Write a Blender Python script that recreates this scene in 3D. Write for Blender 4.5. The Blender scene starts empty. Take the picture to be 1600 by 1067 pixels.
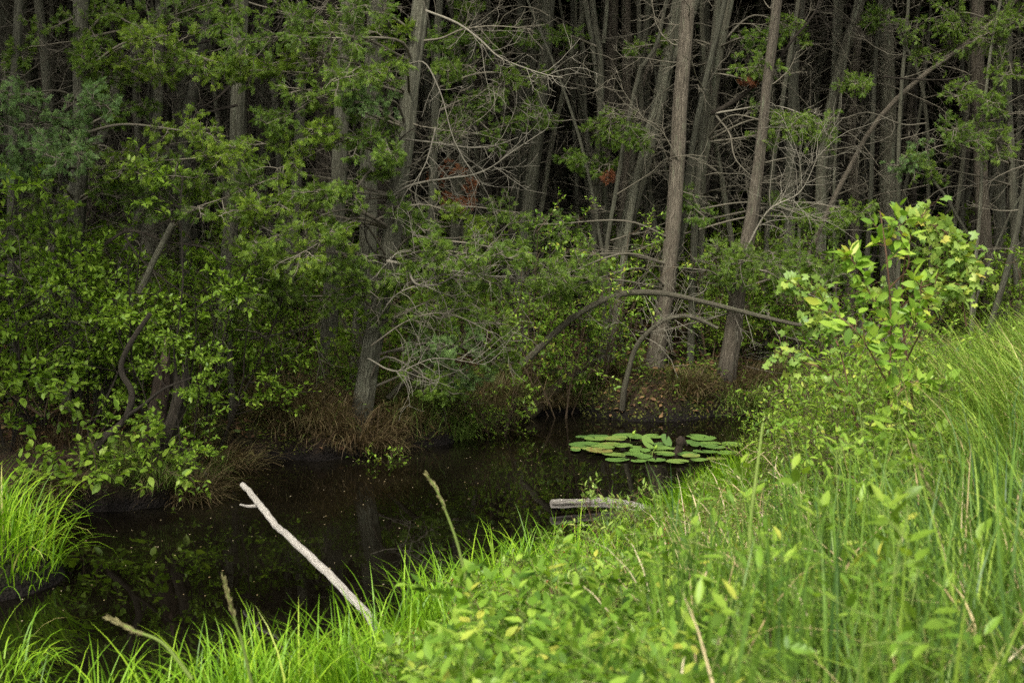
import bpy, math, random
import numpy as np
from mathutils import Vector

SEED = 7
random.seed(SEED)
RNG = np.random.default_rng(SEED)
SC = bpy.context.scene
COL = SC.collection

# ------------------------------------------------------------------ camera
H_CAM = 2.4
F_PX = 2222.0
PITCH = math.atan(253.5 / F_PX)
cam_d = bpy.data.cameras.new("camera")
cam = bpy.data.objects.new("camera", cam_d)
COL.objects.link(cam)
cam.location = (0, 0, H_CAM)
cam.rotation_euler = (math.pi / 2 - PITCH, 0, 0)
cam_d.sensor_width = 36
cam_d.lens = 36 * F_PX / 1600
cam_d.clip_end = 2000
cam_d.dof.use_dof = True
cam_d.dof.focus_distance = 13.0
cam_d.dof.aperture_fstop = 4.6
SC.camera = cam

# ------------------------------------------------------------------ world, sun, exposure
SUN_EL, SUN_AZ = math.radians(50), math.radians(196)   # azimuth clockwise from +Y: behind the camera
world = bpy.data.worlds.new("World")
SC.world = world
world.use_nodes = True
nt = world.node_tree
nt.nodes.clear()
sky = nt.nodes.new("ShaderNodeTexSky")
sky.sky_type = 'NISHITA'
sky.sun_disc = False
sky.sun_elevation = SUN_EL
sky.sun_rotation = SUN_AZ
sky.air_density = 1.0
sky.dust_density = 4.0
sky.ozone_density = 1.0
hs = nt.nodes.new("ShaderNodeHueSaturation")
hs.inputs['Saturation'].default_value = 0.10
bg = nt.nodes.new("ShaderNodeBackground")
bg.inputs['Strength'].default_value = 0.145
wo = nt.nodes.new("ShaderNodeOutputWorld")
nt.links.new(sky.outputs[0], hs.inputs['Color'])
nt.links.new(hs.outputs[0], bg.inputs[0])
nt.links.new(bg.outputs[0], wo.inputs[0])
sun_d = bpy.data.lights.new("sun", 'SUN')
sun_d.energy = 2.3
sun_d.angle = math.radians(15)
sun_d.color = (1.0, 0.97, 0.90)
sun = bpy.data.objects.new("sun", sun_d)
COL.objects.link(sun)
sv = Vector((math.sin(SUN_AZ) * math.cos(SUN_EL), math.cos(SUN_AZ) * math.cos(SUN_EL), math.sin(SUN_EL)))
sun.rotation_euler = sv.to_track_quat('Z', 'Y').to_euler()
SC.view_settings.view_transform = 'Standard'
SC.view_settings.look = 'None'
SC.view_settings.gamma = 1
SC.view_settings.exposure = 1.08
SC.view_settings.use_curve_mapping = False
SC.cycles.max_bounces = 6
SC.cycles.diffuse_bounces = 2
SC.cycles.glossy_bounces = 3
SC.cycles.transmission_bounces = 3
SC.cycles.caustics_reflective = False
SC.cycles.caustics_refractive = False
SC.cycles.use_denoising = False

# ------------------------------------------------------------------ picture -> place
_f = np.array([0, math.cos(PITCH), -math.sin(PITCH)])
_u = np.array([0, math.sin(PITCH), math.cos(PITCH)])
_r = np.array([1.0, 0, 0])
CAMP = np.array([0, 0, H_CAM])


def ray(px, py):
    return _f + (px - 800) / F_PX * _r - (py - 533.5) / F_PX * _u


def P(px, py, D):
    d = ray(px, py)
    return CAMP + d * (D / d[1])


def G(px, py, z=0.0):
    d = ray(px, py)
    return CAMP + d * ((z - H_CAM) / d[2])


def proj(p):
    q = np.asarray(p) - CAMP
    z = q @ _f
    return 800 + F_PX * (q @ _r) / z, 533.5 - F_PX * (q @ _u) / z


# ------------------------------------------------------------------ mesh helpers
class MB:
    """collects vertices and faces (uniform blocks) with a 'tint' per vertex and a uv per loop-vertex"""
    def __init__(s):
        s.v, s.f, s.t, s.uv, s.n = [], [], [], [], 0

    def add(s, v, f, tint=None, uv=None):
        v = np.asarray(v, dtype=np.float32).reshape(-1, 3)
        f = np.asarray(f, dtype=np.int32)
        s.v.append(v)
        s.f.append(f + s.n)
        k = len(v)
        if tint is None:
            tint = np.full(k, 0.5, np.float32)
        elif np.isscalar(tint):
            tint = np.full(k, tint, np.float32)
        s.t.append(np.asarray(tint, np.float32))
        s.uv.append(np.zeros((k, 2), np.float32) if uv is None else np.asarray(uv, np.float32).reshape(-1, 2))
        s.n += k
        return s

    def mesh(s, name, mat=None, smooth=True):
        me = bpy.data.meshes.new(name)
        v = np.concatenate(s.v)
        me.vertices.add(len(v))
        me.vertices.foreach_set('co', v.ravel())
        loops = np.concatenate([f.ravel() for f in s.f])
        tot = np.concatenate([np.full(len(f), f.shape[1], np.int32) for f in s.f])
        st = np.concatenate([[0], np.cumsum(tot)[:-1]]).astype(np.int32)
        me.loops.add(len(loops))
        me.loops.foreach_set('vertex_index', loops)
        me.polygons.add(len(tot))
        me.polygons.foreach_set('loop_start', st)
        me.polygons.foreach_set('loop_total', tot)
        if smooth:
            me.polygons.foreach_set('use_smooth', np.ones(len(tot), bool))
        a = me.attributes.new('tint', 'FLOAT', 'POINT')
        a.data.foreach_set('value', np.concatenate(s.t))
        b = me.attributes.new('suv', 'FLOAT2', 'POINT')
        b.data.foreach_set('vector', np.concatenate(s.uv).ravel())
        me.update(calc_edges=True)
        if mat:
            me.materials.append(mat)
        return me

    def build(s, name, mat, parent=None, smooth=True):
        return link(name, s.mesh(name, mat, smooth), parent)


def link(name, me, parent=None):
    o = bpy.data.objects.new(name, me)
    COL.objects.link(o)
    if parent is not None:
        o.parent = parent
    return o


def tag(o, label=None, cat=None, group=None, kind=None):
    if label: o['label'] = label
    if cat: o['category'] = cat
    if group: o['group'] = group
    if kind: o['kind'] = kind
    return o


def thing(name, loc, label, cat, group=None):
    o = bpy.data.objects.new(name, None)
    COL.objects.link(o)
    o.location = [float(c) for c in loc]
    o.empty_display_size = 0.1
    return tag(o, label, cat, group)


def copy_tree(o, parent=None):
    c = o.copy()
    COL.objects.link(c)
    c.parent = parent
    for ch in list(o.children):
        copy_tree(ch, c)
    return c


def norm(a):
    return a / np.maximum(np.linalg.norm(a, axis=-1, keepdims=True), 1e-9)


def tubes(mb, paths, radii, sides=5, tint=0.8, rough=0.0, cap=False):
    """paths (N,n,3), radii (N,n) -> tubes; suv = (metres round, metres along)"""
    paths = np.asarray(paths, float)
    if paths.ndim == 2: paths = paths[None]
    radii = np.asarray(radii, float)
    if radii.ndim == 1: radii = np.repeat(radii[None], len(paths), 0)
    N, n, _ = paths.shape
    t = norm(np.gradient(paths, axis=1))
    mean = norm(paths[:, -1] - paths[:, 0])
    ax = np.where(np.abs(mean[:, 2:3]) < 0.8, np.array([[0, 0, 1.0]]), np.array([[1.0, 0, 0]]))
    ref = norm(np.cross(mean, ax))[:, None, :]
    u = norm(ref - (ref * t).sum(-1, keepdims=True) * t)
    w = np.cross(t, u)
    ang = np.linspace(0, 2 * np.pi, sides, endpoint=False)
    ca, sa = np.cos(ang), np.sin(ang)
    rr = radii[:, :, None] * np.ones(sides)
    if rough is not None and not np.isscalar(rough):
        rr = rr * rough
    elif rough:
        rr = rr * (1 + RNG.normal(0, rough, (N, 1, sides)) + RNG.normal(0, rough * 0.5, (N, n, sides)))
    ring = paths[:, :, None, :] + rr[..., None] * (u[:, :, None, :] * ca[:, None] + w[:, :, None, :] * sa[:, None])
    V = ring.reshape(-1, 3)
    base = (np.arange(N) * n * sides)[:, None, None]
    i = np.arange(n - 1)[None, :, None] * sides
    j = np.arange(sides)[None, None, :]
    j2 = (j + 1) % sides
    q = np.stack([base + i + j, base + i + j2, base + i + sides + j2, base + i + sides + j], -1).reshape(-1, 4)
    seg = np.linalg.norm(np.diff(paths, axis=1), axis=2)
    al = np.concatenate([np.zeros((N, 1)), np.cumsum(seg, 1)], 1)
    uvx = np.broadcast_to(np.arange(sides) / sides, (N, n, sides))
    uvy = np.broadcast_to(al[:, :, None] + RNG.random((N, 1, 1)) * 10, (N, n, sides))
    if np.isscalar(tint):
        tv = np.full(len(V), tint)
    elif np.ndim(tint) == 2:
        tv = np.repeat(np.asarray(tint).ravel(), sides)
    else:
        tv = np.repeat(np.asarray(tint), n * sides)
    mb.add(V, q, tv, np.stack([uvx, uvy], -1).reshape(-1, 2))
    if cap:
        for e in (0, n - 1):
            c = paths[:, e]
            V2 = np.concatenate([ring[:, e], c[:, None]], 1).reshape(-1, 3)
            b2 = (np.arange(N) * (sides + 1))[:, None]
            jj = np.arange(sides)[None]
            f = np.stack([b2 + jj, b2 + (jj + 1) % sides, np.broadcast_to(b2 + sides, (N, sides))], -1).reshape(-1, 3)
            if e == 0: f = f[:, ::-1]
            mb.add(V2, f, 0.42)
    return mb


def spline(pts, n):
    """Catmull-Rom through pts resampled to n points"""
    p = np.asarray(pts, float)
    if len(p) == 2:
        return p[0] + (p[1] - p[0]) * np.linspace(0, 1, n)[:, None]
    q = np.vstack([2 * p[0] - p[1], p, 2 * p[-1] - p[-2]])
    seg = np.linalg.norm(np.diff(p, axis=0), axis=1)
    cum = np.concatenate([[0], np.cumsum(seg)])
    s = np.linspace(0, cum[-1], n)
    k = np.clip(np.searchsorted(cum, s, side='right') - 1, 0, len(p) - 2)
    t = ((s - cum[k]) / np.maximum(seg[k], 1e-9))[:, None]
    a, b, c, d = q[k], q[k + 1], q[k + 2], q[k + 3]
    return 0.5 * (2 * b + (c - a) * t + (2 * a - 5 * b + 4 * c - d) * t ** 2 + (3 * b - a - 3 * c + d) * t ** 3)


def grow(starts, dirs, lens, n=7, wob=0.25, up=0.0, rng=RNG):
    """random-walk branch paths; up > 0 bends them up, < 0 lets them droop"""
    N = len(starts)
    d = norm(np.asarray(dirs, float))
    pts = [np.asarray(starts, float)]
    step = (np.asarray(lens, float) / (n - 1))[:, None]
    curl = rng.normal(0, wob * 0.5, (N, 3))
    upv = np.broadcast_to(np.asarray(up, float).reshape(-1, 1) if not np.isscalar(up) else up, (N, 1))
    for k in range(n - 1):
        pts.append(pts[-1] + d * step)
        d = norm(d + rng.normal(0, wob, (N, 3)) * 0.6 + curl * 0.6 + np.concatenate([np.zeros((N, 2)), upv], 1) / n)
    return np.stack(pts, 1)


def along(paths, tvals):
    """tvals (N,k) -> points (N,k,3), tangents"""
    N, n, _ = paths.shape
    x = np.clip(tvals, 0, 0.9999) * (n - 1)
    i = x.astype(int)
    fr = (x - i)[..., None]
    r = np.arange(N)[:, None]
    a, b = paths[r, i], paths[r, i + 1]
    return a + (b - a) * fr, norm(b - a)


def side_dirs(t, spread, flat=0.6, rng=RNG):
    """directions leaving tangents t at roughly `spread` radians, squeezed towards the horizontal"""
    r = rng.normal(0, 1, t.shape)
    r[..., 2] *= (1 - flat)
    r = norm(r - (r * t).sum(-1, keepdims=True) * t)
    a = spread * (0.7 + 0.6 * rng.random(t.shape[:-1]))[..., None]
    return norm(t * np.cos(a) + r * np.sin(a))


def scatter(mb, tv, tf, pos, xdir, nrm, scale, tint):
    """instances of a template whose long axis is +Y and whose normal is +Z"""
    y = norm(xdir)
    z = norm(nrm - (nrm * y).sum(-1, keepdims=True) * y)
    x = np.cross(y, z)
    R = np.stack([x, y, z], -1)                      # (N,3,3) columns
    sc = np.asarray(scale, float)
    if sc.ndim == 1: sc = sc[:, None]
    loc = tv[None] * sc[:, None, :]
    V = np.einsum('nij,nkj->nki', R, loc) + pos[:, None, :]
    N, k = len(pos), len(tv)
    F = tf[None] + (np.arange(N) * k)[:, None, None]
    mb.add(V.reshape(-1, 3), F.reshape(-1, tf.shape[1]), np.repeat(tint, k),
           np.broadcast_to(tv[None, :, :2], (N, k, 2)).reshape(-1, 2))


# leaf templates (unit long, along +Y from the stalk)
def leaf_template(w=0.45, fold=0.10, bend=0.12):
    ys = np.array([0.0, 0.28, 0.62, 1.0])
    ws = np.array([0.02, 0.85, 0.8, 0.0]) * w / 2
    zc = -bend * ys ** 2
    v = []
    for y, ww, z in zip(ys, ws, zc):
        v += [(-ww, y, z + fold * ww * 2), (0, y, z), (ww, y, z + fold * ww * 2)]
    f = []
    for i in range(3):
        a = i * 3
        f += [(a, a + 1, a + 4, a + 3), (a + 1, a + 2, a + 5, a + 4)]
    return np.array(v, float), np.array(f)


LEAF = leaf_template(0.5)
LEAF_N = leaf_template(0.33, 0.15)
LEAF_W = leaf_template(0.62, 0.06, 0.2)


def maple_template():
    a = np.radians([-90, -50, -28, 0, 12, 28, 45, 60, 75, 90, 105, 120, 135, 152, 168, 180, 208, 230])
    r = np.array([.02, .36, .48, .40, .42, .42, .60, .46, .48, .70, .48, .46, .60, .42, .42, .40, .48, .36])
    v = [(0, 0.3, 0)] + [(math.cos(x) * q, 0.3 + math.sin(x) * q, -0.35 * q * q) for x, q in zip(a, r)]
    n = len(a)
    return np.array(v), np.array([(0, 1 + i, 1 + (i + 1) % n) for i in range(n)])


MAPLE = maple_template()


def spray_template():
    """feathery fan of scale-leaf branchlets of white cedar, about one unit long"""
    v, f = [], []

    def piece(x, y, ang, L, w, z=0.0, dz=0.0):
        c, s = math.sin(ang), math.cos(ang)
        b = len(v)
        for lx, ly in ((-w * .5, 0), (w * .5, 0.03), (w * .42, L * .8), (0, L), (-w * .42, L * .7)):
            v.append(((x + lx * s + ly * c) * .8, y - lx * c + ly * s, z + dz * ly - .2 * y * y))
        f.append((b, b + 1, b + 2, b + 4))
    piece(0, 0, 0, .95, .04)
    for i, y in enumerate((.15, .34, .52, .70)):
        sgn = 1 if i % 2 else -1
        L = .60 * (1 - y * .5)
        piece(0, y, sgn * math.radians(38), L, .07, 0, random.uniform(-.3, .3))
        piece(sgn * L * .33, y + L * .42, -sgn * math.radians(4), L * .5, .06, 0, random.uniform(-.3, .3))
        piece(sgn * L * .3, y + L * .4, sgn * math.radians(75), L * .4, .06, 0, random.uniform(-.3, .3))
    return np.array(v, float), np.array(f)


SPRAY = spray_template()

# ------------------------------------------------------------------ materials
def new_mat(name):
    m = bpy.data.materials.new(name)
    m.use_nodes = True
    m.node_tree.nodes.clear()
    return m, m.node_tree


def N_(nt, t, **kw):
    n = nt.nodes.new(t)
    for k, v in kw.items():
        if k in n.inputs:
            n.inputs[k].default_value = v
        else:
            setattr(n, k, v)
    return n


def ramp(nt, stops, src):
    n = nt.nodes.new('ShaderNodeValToRGB')
    e = n.color_ramp.elements
    while len(e) < len(stops):
        e.new(0.5)
    for el, (p, c) in zip(e, stops):
        el.position = p
        el.color = (*c, 1)
    nt.links.new(src, n.inputs[0])
    return n


def leaf_mat(name, stops, transl=0.35, rough=0.5, spec=0.22, objvar=0.12, tcol=(1.15, 1.25, 0.5)):
    m, t = new_mat(name)
    L = t.links.new
    at = N_(t, 'ShaderNodeAttribute', attribute_name='tint')
    oi = N_(t, 'ShaderNodeObjectInfo')
    mr = N_(t, 'ShaderNodeMapRange')
    mr.inputs['To Min'].default_value = -objvar
    mr.inputs['To Max'].default_value = objvar
    L(oi.outputs['Random'], mr.inputs['Value'])
    ad = N_(t, 'ShaderNodeMath', operation='ADD')
    L(at.outputs['Fac'], ad.inputs[0])
    L(mr.outputs[0], ad.inputs[1])
    rp = ramp(t, stops, ad.outputs[0])
    p = N_(t, 'ShaderNodeBsdfPrincipled')
    p.inputs['Roughness'].default_value = rough
    p.inputs['Specular IOR Level'].default_value = spec
    L(rp.outputs[0], p.inputs['Base Color'])
    mu = N_(t, 'ShaderNodeMix', data_type='RGBA', blend_type='MULTIPLY')
    mu.inputs[0].default_value = 1
    mu.clamp_result = False
    L(rp.outputs[0], mu.inputs[6])
    mu.inputs[7].default_value = (*tcol, 1)
    tr = N_(t, 'ShaderNodeBsdfTranslucent')
    L(mu.outputs[2], tr.inputs[0])
    mx = N_(t, 'ShaderNodeMixShader')
    mx.inputs[0].default_value = transl
    L(p.outputs[0], mx.inputs[1])
    L(tr.outputs[0], mx.inputs[2])
    o = N_(t, 'ShaderNodeOutputMaterial')
    L(mx.outputs[0], o.inputs[0])
    return m


def bark_mat(name, c_dark, c_mid, c_light, lichen=(0.16, 0.19, 0.12), lich=0.4, fu=30, fv=4.5, bump=1.0, objvar=True):
    m, t = new_mat(name)
    L = t.links.new
    at = N_(t, 'ShaderNodeAttribute', attribute_name='suv')
    sp = N_(t, 'ShaderNodeSeparateXYZ')
    L(at.outputs['Vector'], sp.inputs[0])
    # wrap round the trunk without a seam
    a2 = N_(t, 'ShaderNodeMath', operation='MULTIPLY'); a2.inputs[1].default_value = 2 * math.pi
    L(sp.outputs[0], a2.inputs[0])
    c = N_(t, 'ShaderNodeMath', operation='COSINE'); s = N_(t, 'ShaderNodeMath', operation='SINE')
    L(a2.outputs[0], c.inputs[0]); L(a2.outputs[0], s.inputs[0])
    cb = N_(t, 'ShaderNodeCombineXYZ')
    L(c.outputs[0], cb.inputs[0]); L(s.outputs[0], cb.inputs[1]); L(sp.outputs[1], cb.inputs[2])
    oi = N_(t, 'ShaderNodeObjectInfo')
    mp = N_(t, 'ShaderNodeMapping')
    mp.inputs['Scale'].default_value = (fu / 6.0, fu / 6.0, fv)
    L(cb.outputs[0], mp.inputs[0])
    sc = N_(t, 'ShaderNodeMath', operation='MULTIPLY'); sc.inputs[1].default_value = 40
    L(oi.outputs['Random'], sc.inputs[0])
    L(sc.outputs[0], mp.inputs['Location'])
    n1 = N_(t, 'ShaderNodeTexNoise', Scale=1.6, Detail=7, Roughness=0.7, Distortion=0.6)
    L(mp.outputs[0], n1.inputs['Vector'])
    mpf = N_(t, 'ShaderNodeMapping'); mpf.inputs['Scale'].default_value = (fu / 2.0, fu / 2.0, fv * 2.2)
    L(cb.outputs[0], mpf.inputs[0])
    nf = N_(t, 'ShaderNodeTexNoise', Scale=1.5, Detail=5, Roughness=0.75)
    L(mpf.outputs[0], nf.inputs['Vector'])
    cmb = N_(t, 'ShaderNodeMix', data_type='FLOAT'); cmb.inputs[0].default_value = 0.45
    L(n1.outputs['Fac'], cmb.inputs[2]); L(nf.outputs['Fac'], cmb.inputs[3])
    rp = ramp(t, [(0.36, c_dark), (0.5, c_mid), (0.66, c_light)], cmb.outputs[0])
    # lichen, in patches
    mp2 = N_(t, 'ShaderNodeMapping'); mp2.inputs['Scale'].default_value = (1.1, 1.1, 2.2)
    L(cb.outputs[0], mp2.inputs[0]); L(sc.outputs[0], mp2.inputs['Location'])
    n2 = N_(t, 'ShaderNodeTexNoise', Scale=1.7, Detail=6, Roughness=0.75)
    L(mp2.outputs[0], n2.inputs['Vector'])
    r2 = N_(t, 'ShaderNodeMapRange'); r2.inputs['From Min'].default_value = 0.62 - 0.2 * lich
    r2.inputs['From Max'].default_value = 0.86 - 0.2 * lich
    r2.inputs['To Max'].default_value = 0.85
    L(n2.outputs['Fac'], r2.inputs['Value'])
    mx = N_(t, 'ShaderNodeMix', data_type='RGBA')
    L(r2.outputs[0], mx.inputs[0]); L(rp.outputs[0], mx.inputs[6]); mx.inputs[7].default_value = (*lichen, 1)
    last = mx.outputs[2]
    if objvar:
        mv = N_(t, 'ShaderNodeMapRange'); mv.inputs['To Min'].default_value = 0.7; mv.inputs['To Max'].default_value = 1.3
        L(oi.outputs['Random'], mv.inputs['Value'])
        hh = N_(t, 'ShaderNodeHueSaturation')
        L(mv.outputs[0], hh.inputs['Value']); L(last, hh.inputs['Color'])
        last = hh.outputs[0]
    # waterlogged, blackened wood where the tint attribute falls below one half
    ta = N_(t, 'ShaderNodeAttribute', attribute_name='tint')
    tn = N_(t, 'ShaderNodeMapRange'); tn.inputs['From Min'].default_value = 0.5; tn.inputs['From Max'].default_value = 0.2
    tn.inputs['To Max'].default_value = 0.85
    ns = N_(t, 'ShaderNodeMath', operation='MULTIPLY_ADD'); ns.inputs[1].default_value = 0.35; ns.inputs[2].default_value = -0.175
    L(n2.outputs['Fac'], ns.inputs[0])
    na = N_(t, 'ShaderNodeMath', operation='ADD'); L(ta.outputs['Fac'], na.inputs[0]); L(ns.outputs[0], na.inputs[1])
    L(na.outputs[0], tn.inputs['Value'])
    wx = N_(t, 'ShaderNodeMix', data_type='RGBA')
    L(tn.outputs[0], wx.inputs[0]); L(last, wx.inputs[6]); wx.inputs[7].default_value = (0.010, 0.008, 0.006, 1)
    last = wx.outputs[2]
    p = N_(t, 'ShaderNodeBsdfPrincipled')
    p.inputs['Roughness'].default_value = 0.85
    p.inputs['Specular IOR Level'].default_value = 0.2
    L(last, p.inputs['Base Color'])
    bp = N_(t, 'ShaderNodeBump'); bp.inputs['Strength'].default_value = bump; bp.inputs['Distance'].default_value = 0.03
    L(cmb.outputs[0], bp.inputs['Height']); L(bp.outputs[0], p.inputs['Normal'])
    o = N_(t, 'ShaderNodeOutputMaterial')
    L(p.outputs[0], o.inputs[0])
    return m


M_BARK = bark_mat('cedar_bark', (0.016, 0.014, 0.009), (0.092, 0.088, 0.058), (0.26, 0.255, 0.18), (0.17, 0.19, 0.12), 0.35)
M_BARK_RED = bark_mat('red_cedar_bark', (0.018, 0.013, 0.009), (0.092, 0.076, 0.053), (0.235, 0.20, 0.145), (0.15, 0.17, 0.10), 0.4)
M_BARK_LICHEN = bark_mat('lichen_bark', (0.018, 0.016, 0.010), (0.09, 0.083, 0.055), (0.22, 0.21, 0.14), (0.19, 0.21, 0.135), 0.6)
M_TWIG = bark_mat('dead_twig_bark', (0.04, 0.033, 0.023), (0.115, 0.10, 0.07), (0.22, 0.20, 0.145), (0.25, 0.26, 0.18), 0.3, fv=6, bump=0.3)
M_TWIG_PALE = bark_mat('pale_dead_bark', (0.06, 0.05, 0.037), (0.17, 0.153, 0.112), (0.30, 0.275, 0.215), (0.30, 0.31, 0.22), 0.2, fv=6, bump=0.4)
M_LIMB_DARK = bark_mat('dark_limb_bark', (0.012, 0.010, 0.007), (0.045, 0.036, 0.025), (0.11, 0.09, 0.06), (0.10, 0.11, 0.06), 0.25, fv=4)
M_STEM = bark_mat('shrub_stem_bark', (0.03, 0.02, 0.012), (0.08, 0.055, 0.032), (0.15, 0.11, 0.07), (0.12, 0.13, 0.08), 0.1, fv=8, bump=0.3)
M_STEM_RED = bark_mat('red_stem', (0.05, 0.025, 0.014), (0.10, 0.055, 0.032), (0.17, 0.10, 0.06), (0.15, 0.14, 0.08), 0.0, fv=8, bump=0.2)
M_STEM_GREEN = bark_mat('green_stem', (0.08, 0.11, 0.02), (0.14, 0.19, 0.04), (0.2, 0.26, 0.06), (0.2, 0.2, 0.1), 0.0, fv=8, bump=0.2)
M_DRIFT = bark_mat('bleached_wood', (0.16, 0.135, 0.10), (0.50, 0.455, 0.385), (0.70, 0.66, 0.58), (0.17, 0.14, 0.095), 0.45, fu=24, fv=6, bump=0.9, objvar=False)
M_LOG = bark_mat('weathered_log', (0.06, 0.05, 0.04), (0.40, 0.36, 0.30), (0.66, 0.62, 0.55), (0.16, 0.13, 0.08), 0.4, fu=40, fv=2.2, bump=1.2, objvar=False)
M_MOSSLOG = bark_mat('mossy_log', (0.015, 0.012, 0.008), (0.06, 0.045, 0.025), (0.12, 0.09, 0.05), (0.07, 0.09, 0.02), 0.5, fv=5, objvar=False)
M_ARCH = bark_mat('arch_bark', (0.03, 0.025, 0.017), (0.09, 0.078, 0.053), (0.19, 0.17, 0.115), (0.17, 0.19, 0.10), 0.6, fv=6, objvar=False)
M_ROT = bark_mat('rotten_stump', (0.010, 0.007, 0.005), (0.036, 0.025, 0.017), (0.09, 0.063, 0.042), (0.06, 0.07, 0.03), 0.15, objvar=False)

M_CEDAR_A = leaf_mat('cedar_foliage', [(0, (0.04, 0.075, 0.010)), (0.5, (0.10, 0.17, 0.02)), (1, (0.20, 0.28, 0.035))], 0.35)
M_CEDAR_B = leaf_mat('blue_cedar_foliage', [(0, (0.04, 0.08, 0.022)), (0.5, (0.11, 0.19, 0.05)), (1, (0.21, 0.30, 0.09))], 0.25)
M_CEDAR_C = leaf_mat('yellow_cedar_foliage', [(0, (0.06, 0.11, 0.012)), (0.5, (0.14, 0.22, 0.02)), (1, (0.25, 0.33, 0.035))], 0.35)
M_CEDAR_RUST = leaf_mat('dead_rust_foliage', [(0, (0.08, 0.03, 0.012)), (0.5, (0.15, 0.055, 0.022)), (1, (0.24, 0.10, 0.035))], 0.2, tcol=(1.1, .8, .6))
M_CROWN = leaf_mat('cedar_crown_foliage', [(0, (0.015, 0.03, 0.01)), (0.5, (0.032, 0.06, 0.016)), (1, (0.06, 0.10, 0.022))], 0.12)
M_LEAF_D = leaf_mat('shrub_leaf', [(0, (0.055, 0.105, 0.010)), (0.5, (0.12, 0.21, 0.02)), (1, (0.21, 0.31, 0.035))], 0.35, rough=0.42)
M_LEAF_M = leaf_mat('fresh_shrub_leaf', [(0, (0.085, 0.15, 0.018)), (0.5, (0.17, 0.275, 0.028)), (1, (0.28, 0.38, 0.05))], 0.4, rough=0.4)
M_LEAF_Y = leaf_mat('yellow_green_leaf', [(0, (0.05, 0.11, 0.015)), (0.5, (0.16, 0.285, 0.03)), (0.85, (0.32, 0.45, 0.06)), (1, (0.44, 0.44, 0.07))], 0.42, rough=0.38)  # yellow-green leaf colour, varying from leaf to leaf
M_LEAF_OLIVE = leaf_mat('leatherleaf_leaf', [(0, (0.04, 0.075, 0.018)), (0.5, (0.15, 0.24, 0.035)), (0.9, (0.32, 0.40, 0.09)), (0.97, (0.25, 0.10, 0.04)), (1, (0.30, 0.10, 0.04))], 0.35, rough=0.4)
M_LEAF_MAPLE = leaf_mat('maple_leaf', [(0, (0.14, 0.24, 0.05)), (0.45, (0.24, 0.35, 0.07)), (0.8, (0.38, 0.44, 0.08)), (1, (0.48, 0.36, 0.08))], 0.42, rough=0.38)
M_GRASS = leaf_mat('bright_grass', [(0, (0.035, 0.08, 0.006)), (0.5, (0.16, 0.32, 0.014)), (0.92, (0.34, 0.50, 0.03)), (1, (0.45, 0.38, 0.14))], 0.35, rough=0.4, objvar=0)
M_SEDGE = leaf_mat('tall_sedge', [(0, (0.03, 0.07, 0.018)), (0.5, (0.125, 0.22, 0.025)), (0.86, (0.27, 0.37, 0.05)), (0.91, (0.36, 0.31, 0.10)), (1, (0.55, 0.42, 0.22))], 0.22, rough=0.4, objvar=0)
M_STRAW = leaf_mat('dry_blade', [(0, (0.20, 0.13, 0.05)), (0.5, (0.42, 0.31, 0.15)), (1, (0.62, 0.52, 0.33))], 0.2, rough=0.55, objvar=0, tcol=(1, 1, .8))
M_TUSSOCK = leaf_mat('tussock_blade', [(0, (0.05, 0.03, 0.015)), (0.3, (0.12, 0.085, 0.04)), (0.55, (0.16, 0.135, 0.055)), (0.7, (0.09, 0.13, 0.025)), (1, (0.14, 0.22, 0.035))], 0.25, rough=0.6, objvar=0.12, tcol=(1, 1, .6))
M_SEED = leaf_mat('seed_head', [(0, (0.16, 0.14, 0.06)), (1, (0.3, 0.27, 0.12))], 0.2, rough=0.7, objvar=0)
M_LITTER = leaf_mat('leaf_litter', [(0, (0.04, 0.02, 0.01)), (0.5, (0.11, 0.06, 0.028)), (0.85, (0.2, 0.12, 0.05)), (1, (0.09, 0.12, 0.03))], 0.1, rough=0.8, objvar=0, tcol=(1, .9, .6))
M_MOSS = leaf_mat('moss', [(0, (0.025, 0.035, 0.01)), (0.5, (0.07, 0.085, 0.015)), (1, (0.15, 0.15, 0.025))], 0.2, rough=0.8, objvar=0)


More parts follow.
